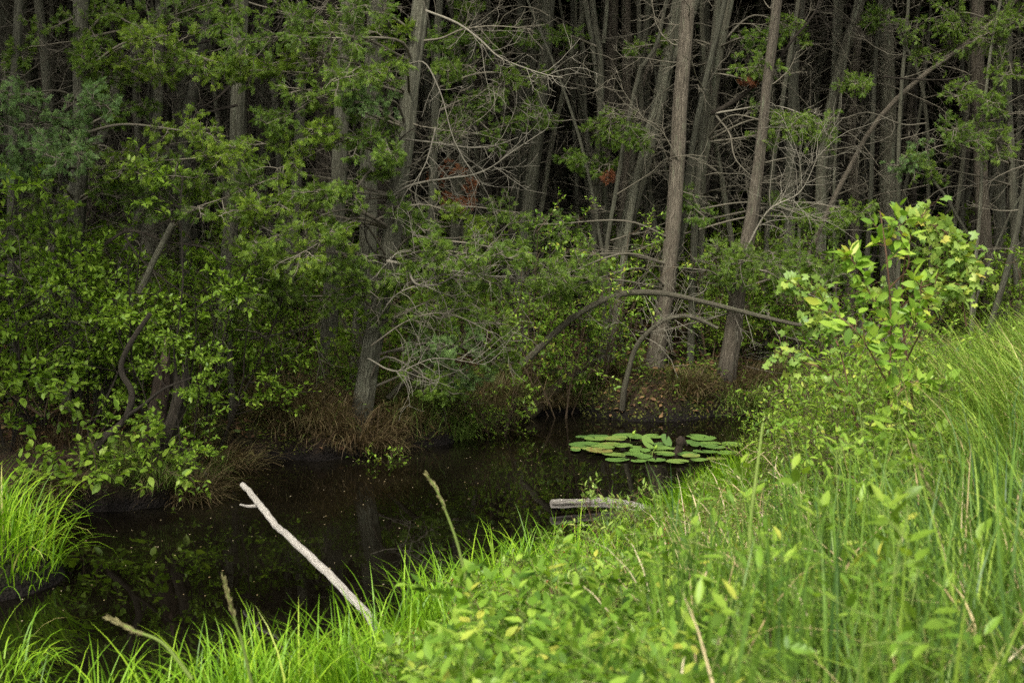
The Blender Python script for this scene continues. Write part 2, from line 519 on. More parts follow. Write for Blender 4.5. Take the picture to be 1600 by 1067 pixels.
def ground_mat():
    m, t = new_mat('peat_ground')
    L = t.links.new
    tc = N_(t, 'ShaderNodeTexCoord')
    n1 = N_(t, 'ShaderNodeTexNoise', Scale=0.9, Detail=8, Roughness=0.7)
    n2 = N_(t, 'ShaderNodeTexNoise', Scale=14, Detail=8, Roughness=0.75)
    v = N_(t, 'ShaderNodeTexVoronoi', Scale=45)
    for n in (n1, n2, v): L(tc.outputs['Object'], n.inputs['Vector'])
    r1 = ramp(t, [(0.3, (0.018, 0.012, 0.007)), (0.5, (0.05, 0.03, 0.015)), (0.7, (0.10, 0.06, 0.03))], n2.outputs['Fac'])
    r2 = ramp(t, [(0.3, (0.02, 0.03, 0.008)), (0.7, (0.07, 0.09, 0.02))], n2.outputs['Fac'])
    mr = N_(t, 'ShaderNodeMapRange'); mr.inputs['From Min'].default_value = 0.47; mr.inputs['From Max'].default_value = 0.6
    L(n1.outputs['Fac'], mr.inputs['Value'])
    mx = N_(t, 'ShaderNodeMix', data_type='RGBA')
    L(mr.outputs[0], mx.inputs[0]); L(r1.outputs[0], mx.inputs[6]); L(r2.outputs[0], mx.inputs[7])
    # wet, dark soil right at and below the water
    geo = N_(t, 'ShaderNodeNewGeometry'); sz = N_(t, 'ShaderNodeSeparateXYZ'); L(geo.outputs['Position'], sz.inputs[0])
    wz = N_(t, 'ShaderNodeMath', operation='MULTIPLY_ADD'); wz.inputs[1].default_value = -0.25; L(n2.outputs['Fac'], wz.inputs[0]); L(sz.outputs[2], wz.inputs[2])
    wr = N_(t, 'ShaderNodeMapRange'); wr.inputs['From Min'].default_value = 0.12; wr.inputs['From Max'].default_value = -0.08
    L(wz.outputs[0], wr.inputs['Value'])
    wm_ = N_(t, 'ShaderNodeMix', data_type='RGBA'); L(wr.outputs[0], wm_.inputs[0]); L(mx.outputs[2], wm_.inputs[6]); wm_.inputs[7].default_value = (0.009, 0.006, 0.004, 1)
    mx = wm_
    p = N_(t, 'ShaderNodeBsdfPrincipled'); p.inputs['Roughness'].default_value = 0.9
    p.inputs['Specular IOR Level'].default_value = 0.2
    L(mx.outputs[2], p.inputs['Base Color'])
    ad = N_(t, 'ShaderNodeMath', operation='ADD'); L(n2.outputs['Fac'], ad.inputs[0]); L(v.outputs['Distance'], ad.inputs[1])
    b = N_(t, 'ShaderNodeBump'); b.inputs['Strength'].default_value = 1; b.inputs['Distance'].default_value = 0.06
    L(ad.outputs[0], b.inputs['Height']); L(b.outputs[0], p.inputs['Normal'])
    o = N_(t, 'ShaderNodeOutputMaterial'); L(p.outputs[0], o.inputs[0])
    return m


def water_mat():
    m, t = new_mat('tannin_water')
    L = t.links.new
    tc = N_(t, 'ShaderNodeTexCoord')
    n = N_(t, 'ShaderNodeTexNoise', Scale=2.2, Detail=3, Roughness=0.5)
    L(tc.outputs['Object'], n.inputs['Vector'])
    n3 = N_(t, 'ShaderNodeTexNoise', Scale=0.55, Detail=5, Roughness=0.6)
    L(tc.outputs['Object'], n3.inputs['Vector'])
    r = ramp(t, [(0.42, (0.002, 0.0015, 0.0008)), (0.65, (0.006, 0.005, 0.003))], n3.outputs['Fac'])
    p = N_(t, 'ShaderNodeBsdfPrincipled')
    rr_ = N_(t, 'ShaderNodeMapRange'); rr_.inputs['From Min'].default_value = 0.45; rr_.inputs['From Max'].default_value = 0.65
    rr_.inputs['To Min'].default_value = 0.012; rr_.inputs['To Max'].default_value = 0.02
    L(n3.outputs['Fac'], rr_.inputs['Value']); L(rr_.outputs[0], p.inputs['Roughness'])
    p.inputs['IOR'].default_value = 1.33
    L(r.outputs[0], p.inputs['Base Color'])
    b = N_(t, 'ShaderNodeBump'); b.inputs['Strength'].default_value = 0.12; b.inputs['Distance'].default_value = 0.01
    L(n.outputs['Fac'], b.inputs['Height']); L(b.outputs[0], p.inputs['Normal'])
    o = N_(t, 'ShaderNodeOutputMaterial'); L(p.outputs[0], o.inputs[0])
    return m


def pad_mat():
    m, t = new_mat('lily_pad')
    L = t.links.new
    at = N_(t, 'ShaderNodeAttribute', attribute_name='suv')
    oi = N_(t, 'ShaderNodeObjectInfo')
    sp = N_(t, 'ShaderNodeSeparateXYZ'); L(at.outputs['Vector'], sp.inputs[0])
    n = N_(t, 'ShaderNodeTexNoise', Scale=3, Detail=4)
    mp = N_(t, 'ShaderNodeMapping'); L(at.outputs['Vector'], mp.inputs[0]); L(oi.outputs['Random'], mp.inputs['Location']); L(mp.outputs[0], n.inputs['Vector'])
    ad = N_(t, 'ShaderNodeMath', operation='MULTIPLY_ADD'); ad.inputs[1].default_value = 0.7; L(oi.outputs['Random'], ad.inputs[0])
    ad2 = N_(t, 'ShaderNodeMath', operation='MULTIPLY'); ad2.inputs[1].default_value = 0.5; L(n.outputs['Fac'], ad2.inputs[0]); L(ad2.outputs[0], ad.inputs[2])
    r = ramp(t, [(0.15, (0.06, 0.115, 0.03)), (0.5, (0.10, 0.18, 0.035)), (0.85, (0.15, 0.22, 0.045)), (0.95, (0.20, 0.18, 0.05)), (1, (0.14, 0.08, 0.03))], ad.outputs[0])
    p = N_(t, 'ShaderNodeBsdfPrincipled'); p.inputs['Roughness'].default_value = 0.35
    L(r.outputs[0], p.inputs['Base Color'])
    o = N_(t, 'ShaderNodeOutputMaterial'); L(p.outputs[0], o.inputs[0])
    return m


M_GROUND, M_WATER, M_PAD = ground_mat(), water_mat(), pad_mat()

# ------------------------------------------------------------------ terrain
FAR = [G(*p)[:2] for p in ((-1500, 780), (-600, 790), (-150, 800), (0, 803), (120, 800), (200, 797), (262, 790), (300, 748), (345, 722), (430, 716), (500, 720),
                           (560, 712), (620, 700), (700, 694), (745, 668), (820, 652), (930, 643), (1000, 650), (1060, 652), (1135, 648),
                           (1190, 640), (1260, 637), (1400, 634), (1700, 633), (2200, 640), (3200, 650))]
NEAR = [G(*p)[:2] for p in ((3400, 668), (2300, 658), (1700, 651), (1450, 656), (1300, 676), (1210, 728), (1120, 765), (1050, 800), (1000, 835),
                            (930, 885), (860, 930), (740, 985), (620, 1035), (480, 1105), (300, 1160), (100, 1200), (-150, 1210), (-600, 1230), (-1800, 1230))]
POLY = np.array(FAR + NEAR)
NF = len(FAR)


def seg_dist(p, a, b):
    ab = b - a
    t = np.clip(((p - a) @ ab) / (ab @ ab), 0, 1)
    return np.linalg.norm(p - (a + t[..., None] * ab), axis=-1)


def ground_h(x, y, rough=True):
    x = np.atleast_1d(np.asarray(x, float)); y = np.atleast_1d(np.asarray(y, float))
    p = np.stack([x, y], -1)
    dF = np.full(x.shape, 1e9); dN = np.full(x.shape, 1e9)
    for i in range(NF - 1): dF = np.minimum(dF, seg_dist(p, POLY[i], POLY[i + 1]))
    for i in range(NF, len(POLY) - 1): dN = np.minimum(dN, seg_dist(p, POLY[i], POLY[i + 1]))
    inside = np.zeros(x.shape, bool)
    j = len(POLY) - 1
    for i in range(len(POLY)):
        xi, yi = POLY[i]; xj, yj = POLY[j]
        c = ((yi > y) != (yj > y)) & (x < (xj - xi) * (y - yi) / (yj - yi + 1e-12) + xi)
        inside ^= c
        j = i
    d = np.minimum(dF, dN)
    n = (np.sin(x * 1.7 + 1.3 * np.sin(y * 1.1)) * np.cos(y * 1.9 + x * .6) * 0.5 + np.sin(x * 4.1 + y * 1.7) * np.cos(y * 3.7 - x * 2.2) * 0.3
         + np.sin(x * 9.3 - y * 5.1) * np.sin(y * 8.7 + x * 3.3) * 0.15)
    far_z = 0.05 + 0.27 * (1 - np.exp(-dF / 0.10)) + 0.35 * np.clip(dF / 9, 0, 1) + 0.10 * n * np.clip(dF / 0.3, 0, 1)
    s = np.clip(dN / 3.6, 0, 1); s = s * s * (3 - 2 * s)
    near_z = 0.03 + 0.07 * (1 - np.exp(-dN / 0.1)) + 0.74 * s + 0.05 * n * np.clip(dN / 0.3, 0, 1)
    z = np.where(dF < dN, far_z, near_z)
    w = np.clip((np.hypot(x, y) - 60) / 60, 0, 1)
    z = z * (1 - w) + 0.7 * w
    z = np.where(inside, -np.minimum(0.5, d * 0.8 + 0.02), z)
    # hummocks
    for hx, hy, r, hh in HUMMOCKS:
        q = np.hypot(x - hx, y - hy) / r
        z = np.maximum(z, np.where(q < 1.25, hh * (1 - q ** 2.6) + 0.05 * n, -9))
    return z


HUMMOCKS = []
for px, py, r, hh in ((-45, 905, 0.55, 0.28), (350, 690, 0.42, 0.50), (470, 700, 0.5, 0.34), (1010, 640, 0.75, 0.46), (1090, 636, 0.6, 0.42), (800, 640, 0.4, 0.36), (220, 765, 0.4, 0.2), (640, 685, 0.45, 0.3)):
    g = G(px, py)
    HUMMOCKS.append((g[0], g[1], r, hh))


def gz(x, y): return float(ground_h(x, y)[0])


def axis(lo, hi, step, far, growf=1.22):
    a = list(np.arange(lo, hi, step)); d = step
    while a[-1] < far: d *= growf; a.append(a[-1] + d)
    d = step; b = [lo]
    while b[-1] > -far: d *= growf; b.append(b[-1] - d)
    return np.array(b[:0:-1] + a)


xs, ys = axis(-8.5, 9, 0.06, 600), axis(1.0, 20, 0.06, 600)
X, Y = np.meshgrid(xs, ys)
Z = ground_h(X.ravel(), Y.ravel())
V = np.stack([X.ravel(), Y.ravel(), Z], -1)
nx, ny = len(xs), len(ys)
I = (np.arange(ny - 1)[:, None] * nx + np.arange(nx - 1)[None]).ravel()
tag(MB().add(V, np.stack([I, I + 1, I + nx + 1, I + nx], -1)).build('ground', M_GROUND), kind='structure')
wm = MB()
wq = np.array([(-30, 2, 0), (32, 2, 0), (32, 18, 0), (-30, 18, 0)], float)
wm.add(wq, np.array([(0, 1, 2, 3)]))
tag(wm.build('water', M_WATER, smooth=False), kind='structure')

LAND = []          # (px at about 2.5 m up, phrase) of things that labels lean on
AUTO = []          # (object, px, D, kind of words) labelled at the end


# ------------------------------------------------------------------ cedar trunks traced from the photograph
def trunk_path(ctrl, D, top=11.5, n=40):
    pts = [P(x, y, D) for x, y in ctrl]
    pts.sort(key=lambda p: p[2])
    lo = pts[0]
    d = (lo - pts[1]) / max(1e-6, abs(lo[2] - pts[1][2]))
    d = d / 1.0
    g = gz(lo[0], lo[1])
    if lo[2] > g:
        e = lo + np.array([d[0] * 0.5, 0, -1]) * (lo[2] - g + 0.12)
        pts.insert(0, e)
    hi = pts[-1]
    d = hi - pts[-2]; d = d / max(abs(d[2]), 1e-6)
    z = hi[2]
    k = 1.0
    while z < top:
        z += 1.5
        k *= 0.75
        hi = hi + np.array([d[0] * 1.5 * k, 0, 1.5])
        pts.append(hi)
    return spline(pts, n)


def trunk_rough(n, sides, amp=0.07):
    a = np.linspace(0, 2 * np.pi, sides, endpoint=False)
    zz = np.linspace(0, 1, n)[:, None]
    r = np.ones((n, sides))
    for k, w in ((2, 1.0), (3, .8), (5, .8), (7, .6), (11, .5)):
        r += amp * w * 0.5 * np.sin(k * a + RNG.random() * 6 + zz * RNG.normal(0, 4))
    r += RNG.normal(0, amp * 0.18, (n, sides)) + RNG.normal(0, amp * .35, (1, sides))
    return r[None]


def dead_limbs(path, z0, z1, count, Lr=(0.4, 1.5), away=None, th=0.011, dens=6, rng=RNG):
    """bare, crooked side branches with their twigs, round a trunk path"""
    mb = MB()
    m = (path[:, 2] > z0) & (path[:, 2] < z1)
    seg = path[m]
    if len(seg) < 2: seg = path
    idx = rng.integers(0, len(seg), count)
    st = seg[idx] + rng.normal(0, .05, (count, 3)) * [0, 0, 1]
    a = rng.random(count) * 2 * np.pi
    dr = np.stack([np.cos(a), np.sin(a), rng.normal(0.05, .3, count)], -1)
    L = rng.uniform(*Lr, count)
    p1 = grow(st, dr, L, 8, 0.22, rng.normal(0.1, 0.7, count), rng)
    r1 = (th * (0.5 + 0.8 * L / Lr[1]))[:, None] * np.linspace(1, 0.3, 8)[None]
    tubes(mb, p1, r1, 5, rough=0.08)
    k = dens
    s, t = along(p1, rng.uniform(0.2, 1, (count, k)))
    s = s.reshape(-1, 3); t = t.reshape(-1, 3)
    dd = side_dirs(t, 0.85, 0.35, rng)
    L2 = np.repeat(L, k) * rng.uniform(.12, .5, count * k)
    p2 = grow(s, dd, L2, 5, 0.3, rng.normal(0.05, .6, len(s)), rng)
    tubes(mb, p2, (0.0036 * np.ones(len(s)))[:, None] * np.linspace(1, .45, 5)[None], 3)
    s, t = along(p2, rng.uniform(0.2, 1, (len(p2), 3)))
    s = s.reshape(-1, 3); t = t.reshape(-1, 3)
    p3 = grow(s, side_dirs(t, 0.9, 0.2, rng), np.repeat(L2, 3) * rng.uniform(.2, .5, len(s)), 3, 0.3, 0.0, rng)
    tubes(mb, p3, np.array([.0025, .002, .0015]), 3)
    return mb


def crown_mesh(name, z0=7.5, z1=14.0, R=1.5, n=1700, rng=RNG):
    mb = MB()
    h = rng.random(n) ** 0.8
    z = z0 + (z1 - z0) * h
    rad = R * (1 - h) ** 0.6 * np.sqrt(rng.random(n)) * (0.7 + 0.5 * rng.random(n)) + .05
    a = rng.random(n) * 2 * np.pi
    clump = np.sin(a * 5 + z * 3.1) * .25 + 1
    pos = np.stack([np.cos(a) * rad * clump, np.sin(a) * rad * clump, z - rad * .35], -1)
    d = np.stack([np.cos(a), np.sin(a), rng.normal(-.2, .4, n)], -1)
    nr = rng.normal(0, .5, (n, 3)) + [0, 0, 1]
    tv = SPRAY[0][:40]; tf = SPRAY[1][:8]
    leafv = np.array([(-.5, 0, 0), (.5, .1, 0.05), (.35, .9, -.1), (-.3, 1.0, 0)], float)
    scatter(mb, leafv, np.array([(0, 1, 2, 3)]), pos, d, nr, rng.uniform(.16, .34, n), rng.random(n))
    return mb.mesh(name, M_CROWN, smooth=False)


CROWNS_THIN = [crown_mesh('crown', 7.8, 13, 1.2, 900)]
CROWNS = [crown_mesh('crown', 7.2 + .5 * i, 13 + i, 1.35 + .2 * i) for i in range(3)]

# (control points top to bottom in photo pixels, width px, D, material, label, landmark phrase or None, number of dead limbs)
T = [
 ([(30, 0), (22, 140), (18, 330), (20, 500)], 18, 12.6, 0, 'shaggy cedar trunk rising at the far left edge behind blue-green foliage', 'the far left edge trunk', 14),
 ([(128, 0), (127, 210), (120, 380), (118, 520)], 31, 12.4, 0, 'thick pale grey cedar trunk behind the big leafy shrub on the left', 'the thick pale trunk on the left', 18),
 ([(228, 60), (180, 130), (165, 200), (95, 330), (80, 420)], 18, 13.6, 0, 'crooked cedar trunk slanting down to the left between two pale trunks', None, 10),
 ([(268, 230), (235, 300), (208, 370), (190, 430)], 17, 14, 0, 'cedar trunk leaning right above the dark arching branch', None, 10),
 ([(277, 350), (206, 492), (176, 560), (165, 640)], 11, 11.4, 2, 'slender grey lichened sapling trunk leaning right through the leafy shrub', 'the leaning grey sapling', 5),
 ([(326, 0), (318, 60), (302, 140), (288, 210), (290, 420)], 20, 14.2, 0, 'cedar trunk bowed left behind the bright green boughs', None, 12),
 ([(378, 0), (375, 120), (370, 250), (362, 360), (354, 450), (352, 560)], 27, 13.4, 0, 'stout straight grey cedar trunk standing behind the bright hanging boughs', 'the stout straight trunk left of centre', 16),
 ([(366, 440), (362, 520), (361, 610)], 10, 12.3, 0, 'thin grey trunk standing in the brown peat mound', None, 4),
 ([(470, 0), (470, 190), (462, 340), (450, 480)], 20, 15.5, 0, 'grey cedar trunk half hidden behind hanging green foliage', None, 12),
 ([(545, 0), (538, 130), (531, 250), (520, 440), (509, 600)], 27, 13.4, 0, 'shaggy brown-grey cedar trunk, left one of the close pair', 'the left trunk of the close pair', 12),
 ([(590, 0), (582, 120), (575, 250), (570, 400), (560, 520)], 31, 14.2, 0, 'broad grey cedar trunk with a pale streaked face, right one of the close pair', 'the broad trunk of the close pair', 12),
 ([(659, 0), (644, 112), (632, 225), (615, 340), (606, 420), (585, 520), (566, 640), (553, 705)], 33, 12.5, 0, 'large cedar trunk leaning right, rooted at the water edge with a blackened foot', 'the large leaning trunk', 16),
 ([(690, 0), (682, 150), (677, 300), (672, 470)], 15, 15.5, 0, 'slim cedar trunk just right of the large leaning trunk', None, 12),
 ([(745, 0), (737, 75), (726, 225), (711, 367), (705, 470)], 17, 16.5, 0, 'cedar trunk beside the hanging rust-red dead spray', 'the trunk by the rust-red spray', 14),
 ([(760, 120), (754, 230), (748, 400)], 9, 19, 2, 'very slim lichened trunk right of the rust-red spray', None, 10),
 ([(815, 0), (811, 225), (803, 420)], 18, 17.5, 0, 'grey cedar trunk standing left of the twisted double trunk', None, 12),
 ([(857, 0), (848, 112), (838, 225), (822, 356), (815, 480)], 25, 16.5, 0, 'thick twisted cedar trunk left of the slanting slim trunks', 'the thick twisted trunk near the centre', 14),
 ([(916, 0), (894, 86), (871, 180), (852, 281), (835, 400)], 9, 16.8, 2, 'slim trunk leaning right from beside the thick twisted trunk', None, 8),
 ([(891, 0), (896, 150), (901, 318), (905, 420)], 7, 18.5, 0, 'thin upright pole-like trunk behind the crossing slim trunks', None, 8),
 ([(926, 0), (939, 112), (933, 244), (929, 340), (925, 480)], 12, 16, 2, 'slim greenish trunk with a slight kink, forked below the top', 'the slim kinked trunk', 9),
 ([(949, 0), (944, 60), (940, 130)], 8, 16.05, 2, None, None, 0),
 ([(978, 0), (978, 190), (970, 400)], 18, 18.5, 1, 'reddish upright cedar trunk behind the pale lichened slanting stem', 'the reddish upright trunk', 10),
 ([(1010, 0), (999, 94), (985, 250), (975, 380)], 12, 18, 2, 'medium green-grey trunk beside the reddish upright one', None, 8),
 ([(1060, 0), (1044, 45), (1010, 112), (991, 195), (975, 300)], 8, 16.8, 1, 'thin red-brown trunk leaning right across darker trunks', None, 6),
 ([(1040, 20), (1025, 75), (1002, 105), (980, 206), (965, 292), (950, 375), (945, 480)], 8, 15.2, 2, 'thin pale lichened stem slanting in front of the reddish trunk', None, 7),
 ([(1062, 0), (1044, 94), (1021, 206), (995, 300), (968, 400), (955, 500)], 26, 16.3, 0, 'big cedar trunk slanting right, crossed low by the arching dead stem', 'the big slanting trunk', 12),
 ([(1077, 0), (1062, 150), (1058, 262), (1050, 370), (1040, 462), (1026, 545), (1020, 600)], 28, 14.8, 1, 'tall reddish-brown cedar trunk rising from the mossy hummock', 'the tall trunk on the mossy hummock', 10),
 ([(1092, 0), (1062, 68), (1040, 124), (1020, 190), (1005, 240)], 12, 15.4, 0, 'dark bowed stem crossing in front of the tall reddish trunk', None, 5),
 ([(1137, 0), (1119, 86), (1107, 169), (1096, 244), (1066, 337), (1045, 420), (1030, 500)], 24, 15.6, 2, 'green-grey lichened cedar trunk carrying the long upswept dark limb', 'the lichened trunk with the upswept limb', 12),
 ([(1112, 160), (1108, 200), (1100, 281), (1096, 420)], 14, 16, 2, 'mottled pale trunk directly under the fork of the lichened trunk', None, 8),
 ([(1215, 0), (1196, 150), (1176, 330), (1156, 425), (1147, 500), (1132, 590), (1129, 645)], 30, 14.75, 1, 'flared cedar trunk standing in the water edge right of the mossy hummock', 'the flared trunk at the water edge', 12),
 ([(1250, 0), (1243, 60), (1234, 225), (1231, 420)], 19, 18, 0, 'pale speckled cedar trunk right of the flared trunk', 'the pale speckled trunk', 12),
 ([(1345, 0), (1327, 56), (1301, 150), (1283, 262), (1281, 430)], 18, 18, 2, 'greenish trunk bowed to the left below a tangle of bare twigs', 'the bowed greenish trunk', 12),
 ([(1310, 80), (1307, 200), (1307, 420)], 9, 21, 0, 'thin upright trunk between the bowed and the broad trunks', None, 8),
 ([(1384, 0), (1387, 150), (1386, 300), (1388, 430)], 28, 19.5, 2, 'broad two-toned cedar trunk, red-brown on one side and grey-green on the other', 'the broad two-toned trunk', 14),
 ([(1567, 22), (1440, 120), (1380, 176), (1342, 232), (1301, 311), (1268, 385), (1240, 470)], 9, 17, 1, 'thin dead trunk fallen slantwise across the right-hand trunks', None, 6),
 ([(1425, 0), (1427, 200), (1430, 430)], 15, 23, 1, 'dark red-brown trunk in shadow right of the broad two-toned trunk', None, 10),
 ([(1399, 45), (1432, 112), (1444, 187), (1451, 319), (1455, 420)], 7, 18.6, 2, 'thin curved stem sagging down right of the broad two-toned trunk', None, 6),
 ([(1504, 80), (1504, 250), (1503, 430)], 10, 22, 0, 'slim straight trunk in shade left of the smooth upright cedar', None, 10),
 ([(1527, 0), (1530, 187), (1535, 340), (1546, 490)], 25, 17.8, 1, 'smooth upright red-grey cedar trunk at the edge of the grassy bank', 'the smooth upright cedar', 8),
 ([(1560, 0), (1560, 200), (1566, 470)], 21, 18.8, 0, 'dark grey cedar trunk close beside the smooth upright cedar', None, 10),
 ([(1574, 0), (1577, 187), (1584, 340), (1592, 480)], 14, 17.2, 2, 'slim pale lichened cedar trunk near the right edge', 'the slim pale trunk near the right edge', 10),
 ([(1607, 0), (1606, 200), (1606, 450)], 17, 20, 0, 'half-seen cedar trunk on the very right edge', None, 10),
 ([(1460, 280), (1490, 325), (1520, 385), (1535, 430)], 5, 18, 0, 'thin dead pole propped slantwise left of the smooth upright cedar', None, 0),
 ([(1640, 250), (1580, 340), (1540, 440), (1530, 470)], 4, 17, 2, 'thin pale pole leaning against the trunks at the right edge', None, 0),
 ([(740, 300), (727, 400), (722, 470)], 8, 17, 0, 'short thin grey trunk behind the green bough in the middle', None, 3),
 ([(420, 60), (435, 220), (448, 420)], 13, 16.5, 0, 'slim trunk leaning left behind the yellow-green boughs', None, 10),
 ([(250, 0), (245, 200), (232, 420)], 18, 15.5, 0, 'grey trunk in shade between the two pale left trunks', None, 12),
 ([(148, 420), (143, 500), (152, 620)], 9, 11.9, 0, 'thin grey stem standing inside the leafy shrub', None, 3),
 ([(60, 0), (75, 180), (70, 420)], 17, 15, 0, 'dark cedar trunk behind the blue-green foliage', None, 10),
]
MATS = [M_BARK, M_BARK_RED, M_BARK_LICHEN]
TREES = []          # (empty, path, radius)
fork_parent = None
for k, (ctrl, w, D, mi, label, lm, nl) in enumerate(T):
    r = w * .84 / 2 / F_PX * D
    if label is None:            # the fork of the kinked trunk: a part of it
        pth = trunk_path(ctrl, D, n=24)
        b = P(*ctrl[-1], D)
        pth = pth[pth[:, 2] >= b[2] - .05]
        root = TREES[-1][0]
        mb = tubes(MB(), pth - np.array(root.location), np.linspace(r, r * .5, len(pth)), 10)
        mb.build('fork', MATS[mi], root)
        continue
    short = ctrl[0][1] > 200
    pth = trunk_path(ctrl, D, top=(11.5 if not short else P(*ctrl[0], D)[2] - .01), n=46 if not short else 24)
    base = pth[0].copy()
    root = thing('cedar_tree' if w > 8 else 'slim_cedar_trunk', base, label, 'tree', 'cedar trunks of the swamp forest')
    loc = np.array(root.location)
    n = len(pth)
    zrel = pth[:, 2] - pth[0, 2]
    rad = r * (1.12 - 0.045 * zrel) * (1 + 0.55 * np.exp(-zrel / 0.22))
    if label.startswith('flared'): rad = rad * np.interp(zrel, [0, 1.6, 3], [1.1, .9, .62])
    rad = np.maximum(rad, r * .35)
    if w > 15:
        wob = np.cumsum(RNG.normal(0, r * .05, (n, 3)), 0) * [1, 1, 0]
        pth = pth + wob - wob[n // 3]
    else:
        pth = pth + np.cumsum(RNG.normal(0, .006, (n, 3)), 0) * [1, 1, 0]
    sides = 26 if w > 15 else 12
    wet = .65 * np.ones(n)
    if ctrl[-1][1] > 630: wet = .15 + .5 * np.clip((pth[:, 2] - .30) / .35, 0, 1)
    elif ctrl[-1][1] > 590: wet = .3 + .35 * np.clip((zrel - .1) / .35, 0, 1)
    mb = tubes(MB(), (pth - loc), rad, sides, wet[None], rough=trunk_rough(n, sides, 0.10 if w > 15 else 0.07))
    mb.build('trunk', MATS[mi], root)
    if nl:
        for _ in range(int(nl * 1.3)):
            dead_limbs(pth - loc, 0.6, 5.2 + (D - 12) * .25, 1, (0.35, 1.35), th=.0075, dens=8).build('branch', M_TWIG, root)
        if not short:
            c = link('crown', CROWNS_THIN[0] if D < 16 else CROWNS[k % 3], root)
            tp = pth[int(n * .8)] - loc
            c.location = (tp[0], tp[1], 0)
    TREES.append((root, pth, r, D, label))
    if lm: LAND.append((proj(P(ctrl[0][0], ctrl[0][1], D))[0] * .5 + ctrl[-1][0] * .5, lm))

# ------------------------------------------------------------------ more cedars behind: a few kinds, copied
def make_cedar(i, rng):
    root = thing('cedar_tree', (0, 0, 0), 'cedar', 'tree', 'cedar trunks of the swamp forest')
    L = 12.5
    lean = rng.normal(0, .05, 2)
    bow = rng.normal(0, .25, 2)
    z = np.linspace(0, L, 30)
    t = z / L
    x = lean[0] * z + bow[0] * np.sin(t * 3.1) + .04 * np.sin(z * 2 + i)
    y = lean[1] * z + bow[1] * np.sin(t * 3.1)
    p = np.stack([x, y, z - .1], -1)
    r = (.04, .05, .055, .065, .045, .09, .075, .12, .05, .06, .10, .07)[i]
    rad = r * (1.1 - .05 * z) * (1 + .5 * np.exp(-z / .2))
    tubes(MB(), p, np.maximum(rad, .02), 12, rough=trunk_rough(30, 12, .08)).build('trunk', MATS[(0, 0, 1, 2)[i % 4]], root)
    dead_limbs(p, 0.8, 8.0, 34, (0.4, 1.6), dens=5, rng=rng).build('branches', M_TWIG, root)
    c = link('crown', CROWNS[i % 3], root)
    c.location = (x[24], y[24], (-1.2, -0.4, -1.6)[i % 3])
    c.rotation_euler = (0, 0, i)
    return root, r


rb = np.random.default_rng(21)
protos = [make_cedar(i, rb) for i in range(12)]
used = set()
spots = []
hero_xy = np.array([t[1][3][:2] for t in TREES])
tries = 0
def shore_ok(x, y, m=0.5):
    p = np.array([[x, y]])
    dF = min(seg_dist(p, POLY[i], POLY[i + 1])[0] for i in range(NF - 1))
    return gz(x, y) > 0.1 and dF > m
while len(spots) < 230 and tries < 20000:
    tries += 1
    y = 15.5 + 26 * rb.random() ** 1.55
    x = rb.uniform(-1, 1) * (y * .40 + 2.5)
    if y < 17.6 and abs(x) < y * .37: continue
    md = 0.45
    if spots and np.min(np.hypot(*(np.array(spots) - [x, y]).T)) < md: continue
    if np.min(np.hypot(*(hero_xy - [x, y]).T)) < .5: continue
    if not shore_ok(x, y): continue
    spots.append((x, y))
# unseen cedars beyond both edges; the nearest added to shade the left bank
for x, y in ((-7.2, 11.5), (-8.3, 12.6), (-6.6, 13.2), (-9.5, 11.2), (-8, 14.5), (-10.5, 13), (-6.4, 12.1), (-9.2, 14), (9.5, 17), (10.4, 19), (11.5, 17.5), (8.8, 19.5), (-6.3, 4.6), (-7.8, 4.3), (-5.6, 2.9)):
    spots.append((x, y))
spots.sort(key=lambda s: s[1])
for k, (x, y) in enumerate(spots):
    i = k % 12
    pr, r = protos[i]
    if i in used: o = copy_tree(pr)
    else:
        o = pr; used.add(i)
    o.location = (x, y, gz(x, y) - .05)
    o.rotation_euler = (0, 0, rb.uniform(0, 6.28))
    s = rb.uniform(.75, 1.25)
    o.scale = (s, s, rb.uniform(.95, 1.1))
    AUTO.append((o, proj((x, y, 3.0))[0], y, 'tree', r * s))

# more slim cedar trunks, without crowns, leaning among the others
rp_ = np.random.default_rng(91)
np_ = 0
while np_ < 46:
    px = rp_.uniform(600, 1580) if np_ > 12 else rp_.uniform(60, 600); D = rp_.uniform(15.4, 21)
    b = P(px, 500, D)
    if not shore_ok(b[0], b[1], .6): continue
    w = rp_.uniform(.018, .042); Hh = rp_.uniform(5.5, 8.5)
    t = np.linspace(0, 1, 26)
    ln = rp_.normal(0, .13, 2); bo = rp_.normal(0, .18, 2)
    p = np.stack([ln[0] * Hh * t + bo[0] * np.sin(t * 3.1) + .03 * np.sin(t * 11 + np_), ln[1] * .5 * Hh * t + bo[1] * np.sin(t * 3.1), Hh * t - .1], -1)
    root = thing('slim_cedar_trunk', (b[0], b[1], gz(b[0], b[1])), 'x', 'tree', 'slim bare cedar trunks among the larger ones')
    tubes(MB(), p, np.linspace(w, w * .45, 26), 9, .8, rough=trunk_rough(26, 9, .07)).build('trunk', (M_BARK_LICHEN, M_BARK, M_BARK_LICHEN)[np_ % 3], root)
    dead_limbs(p, .8, Hh - .3, 7, (.25, .9), th=.006, dens=5, rng=rp_).build('branches', M_TWIG, root)
    AUTO.append((root, proj((b[0] + ln[0] * 3, b[1], 3.0))[0], D, 'pole', w))
    np_ += 1

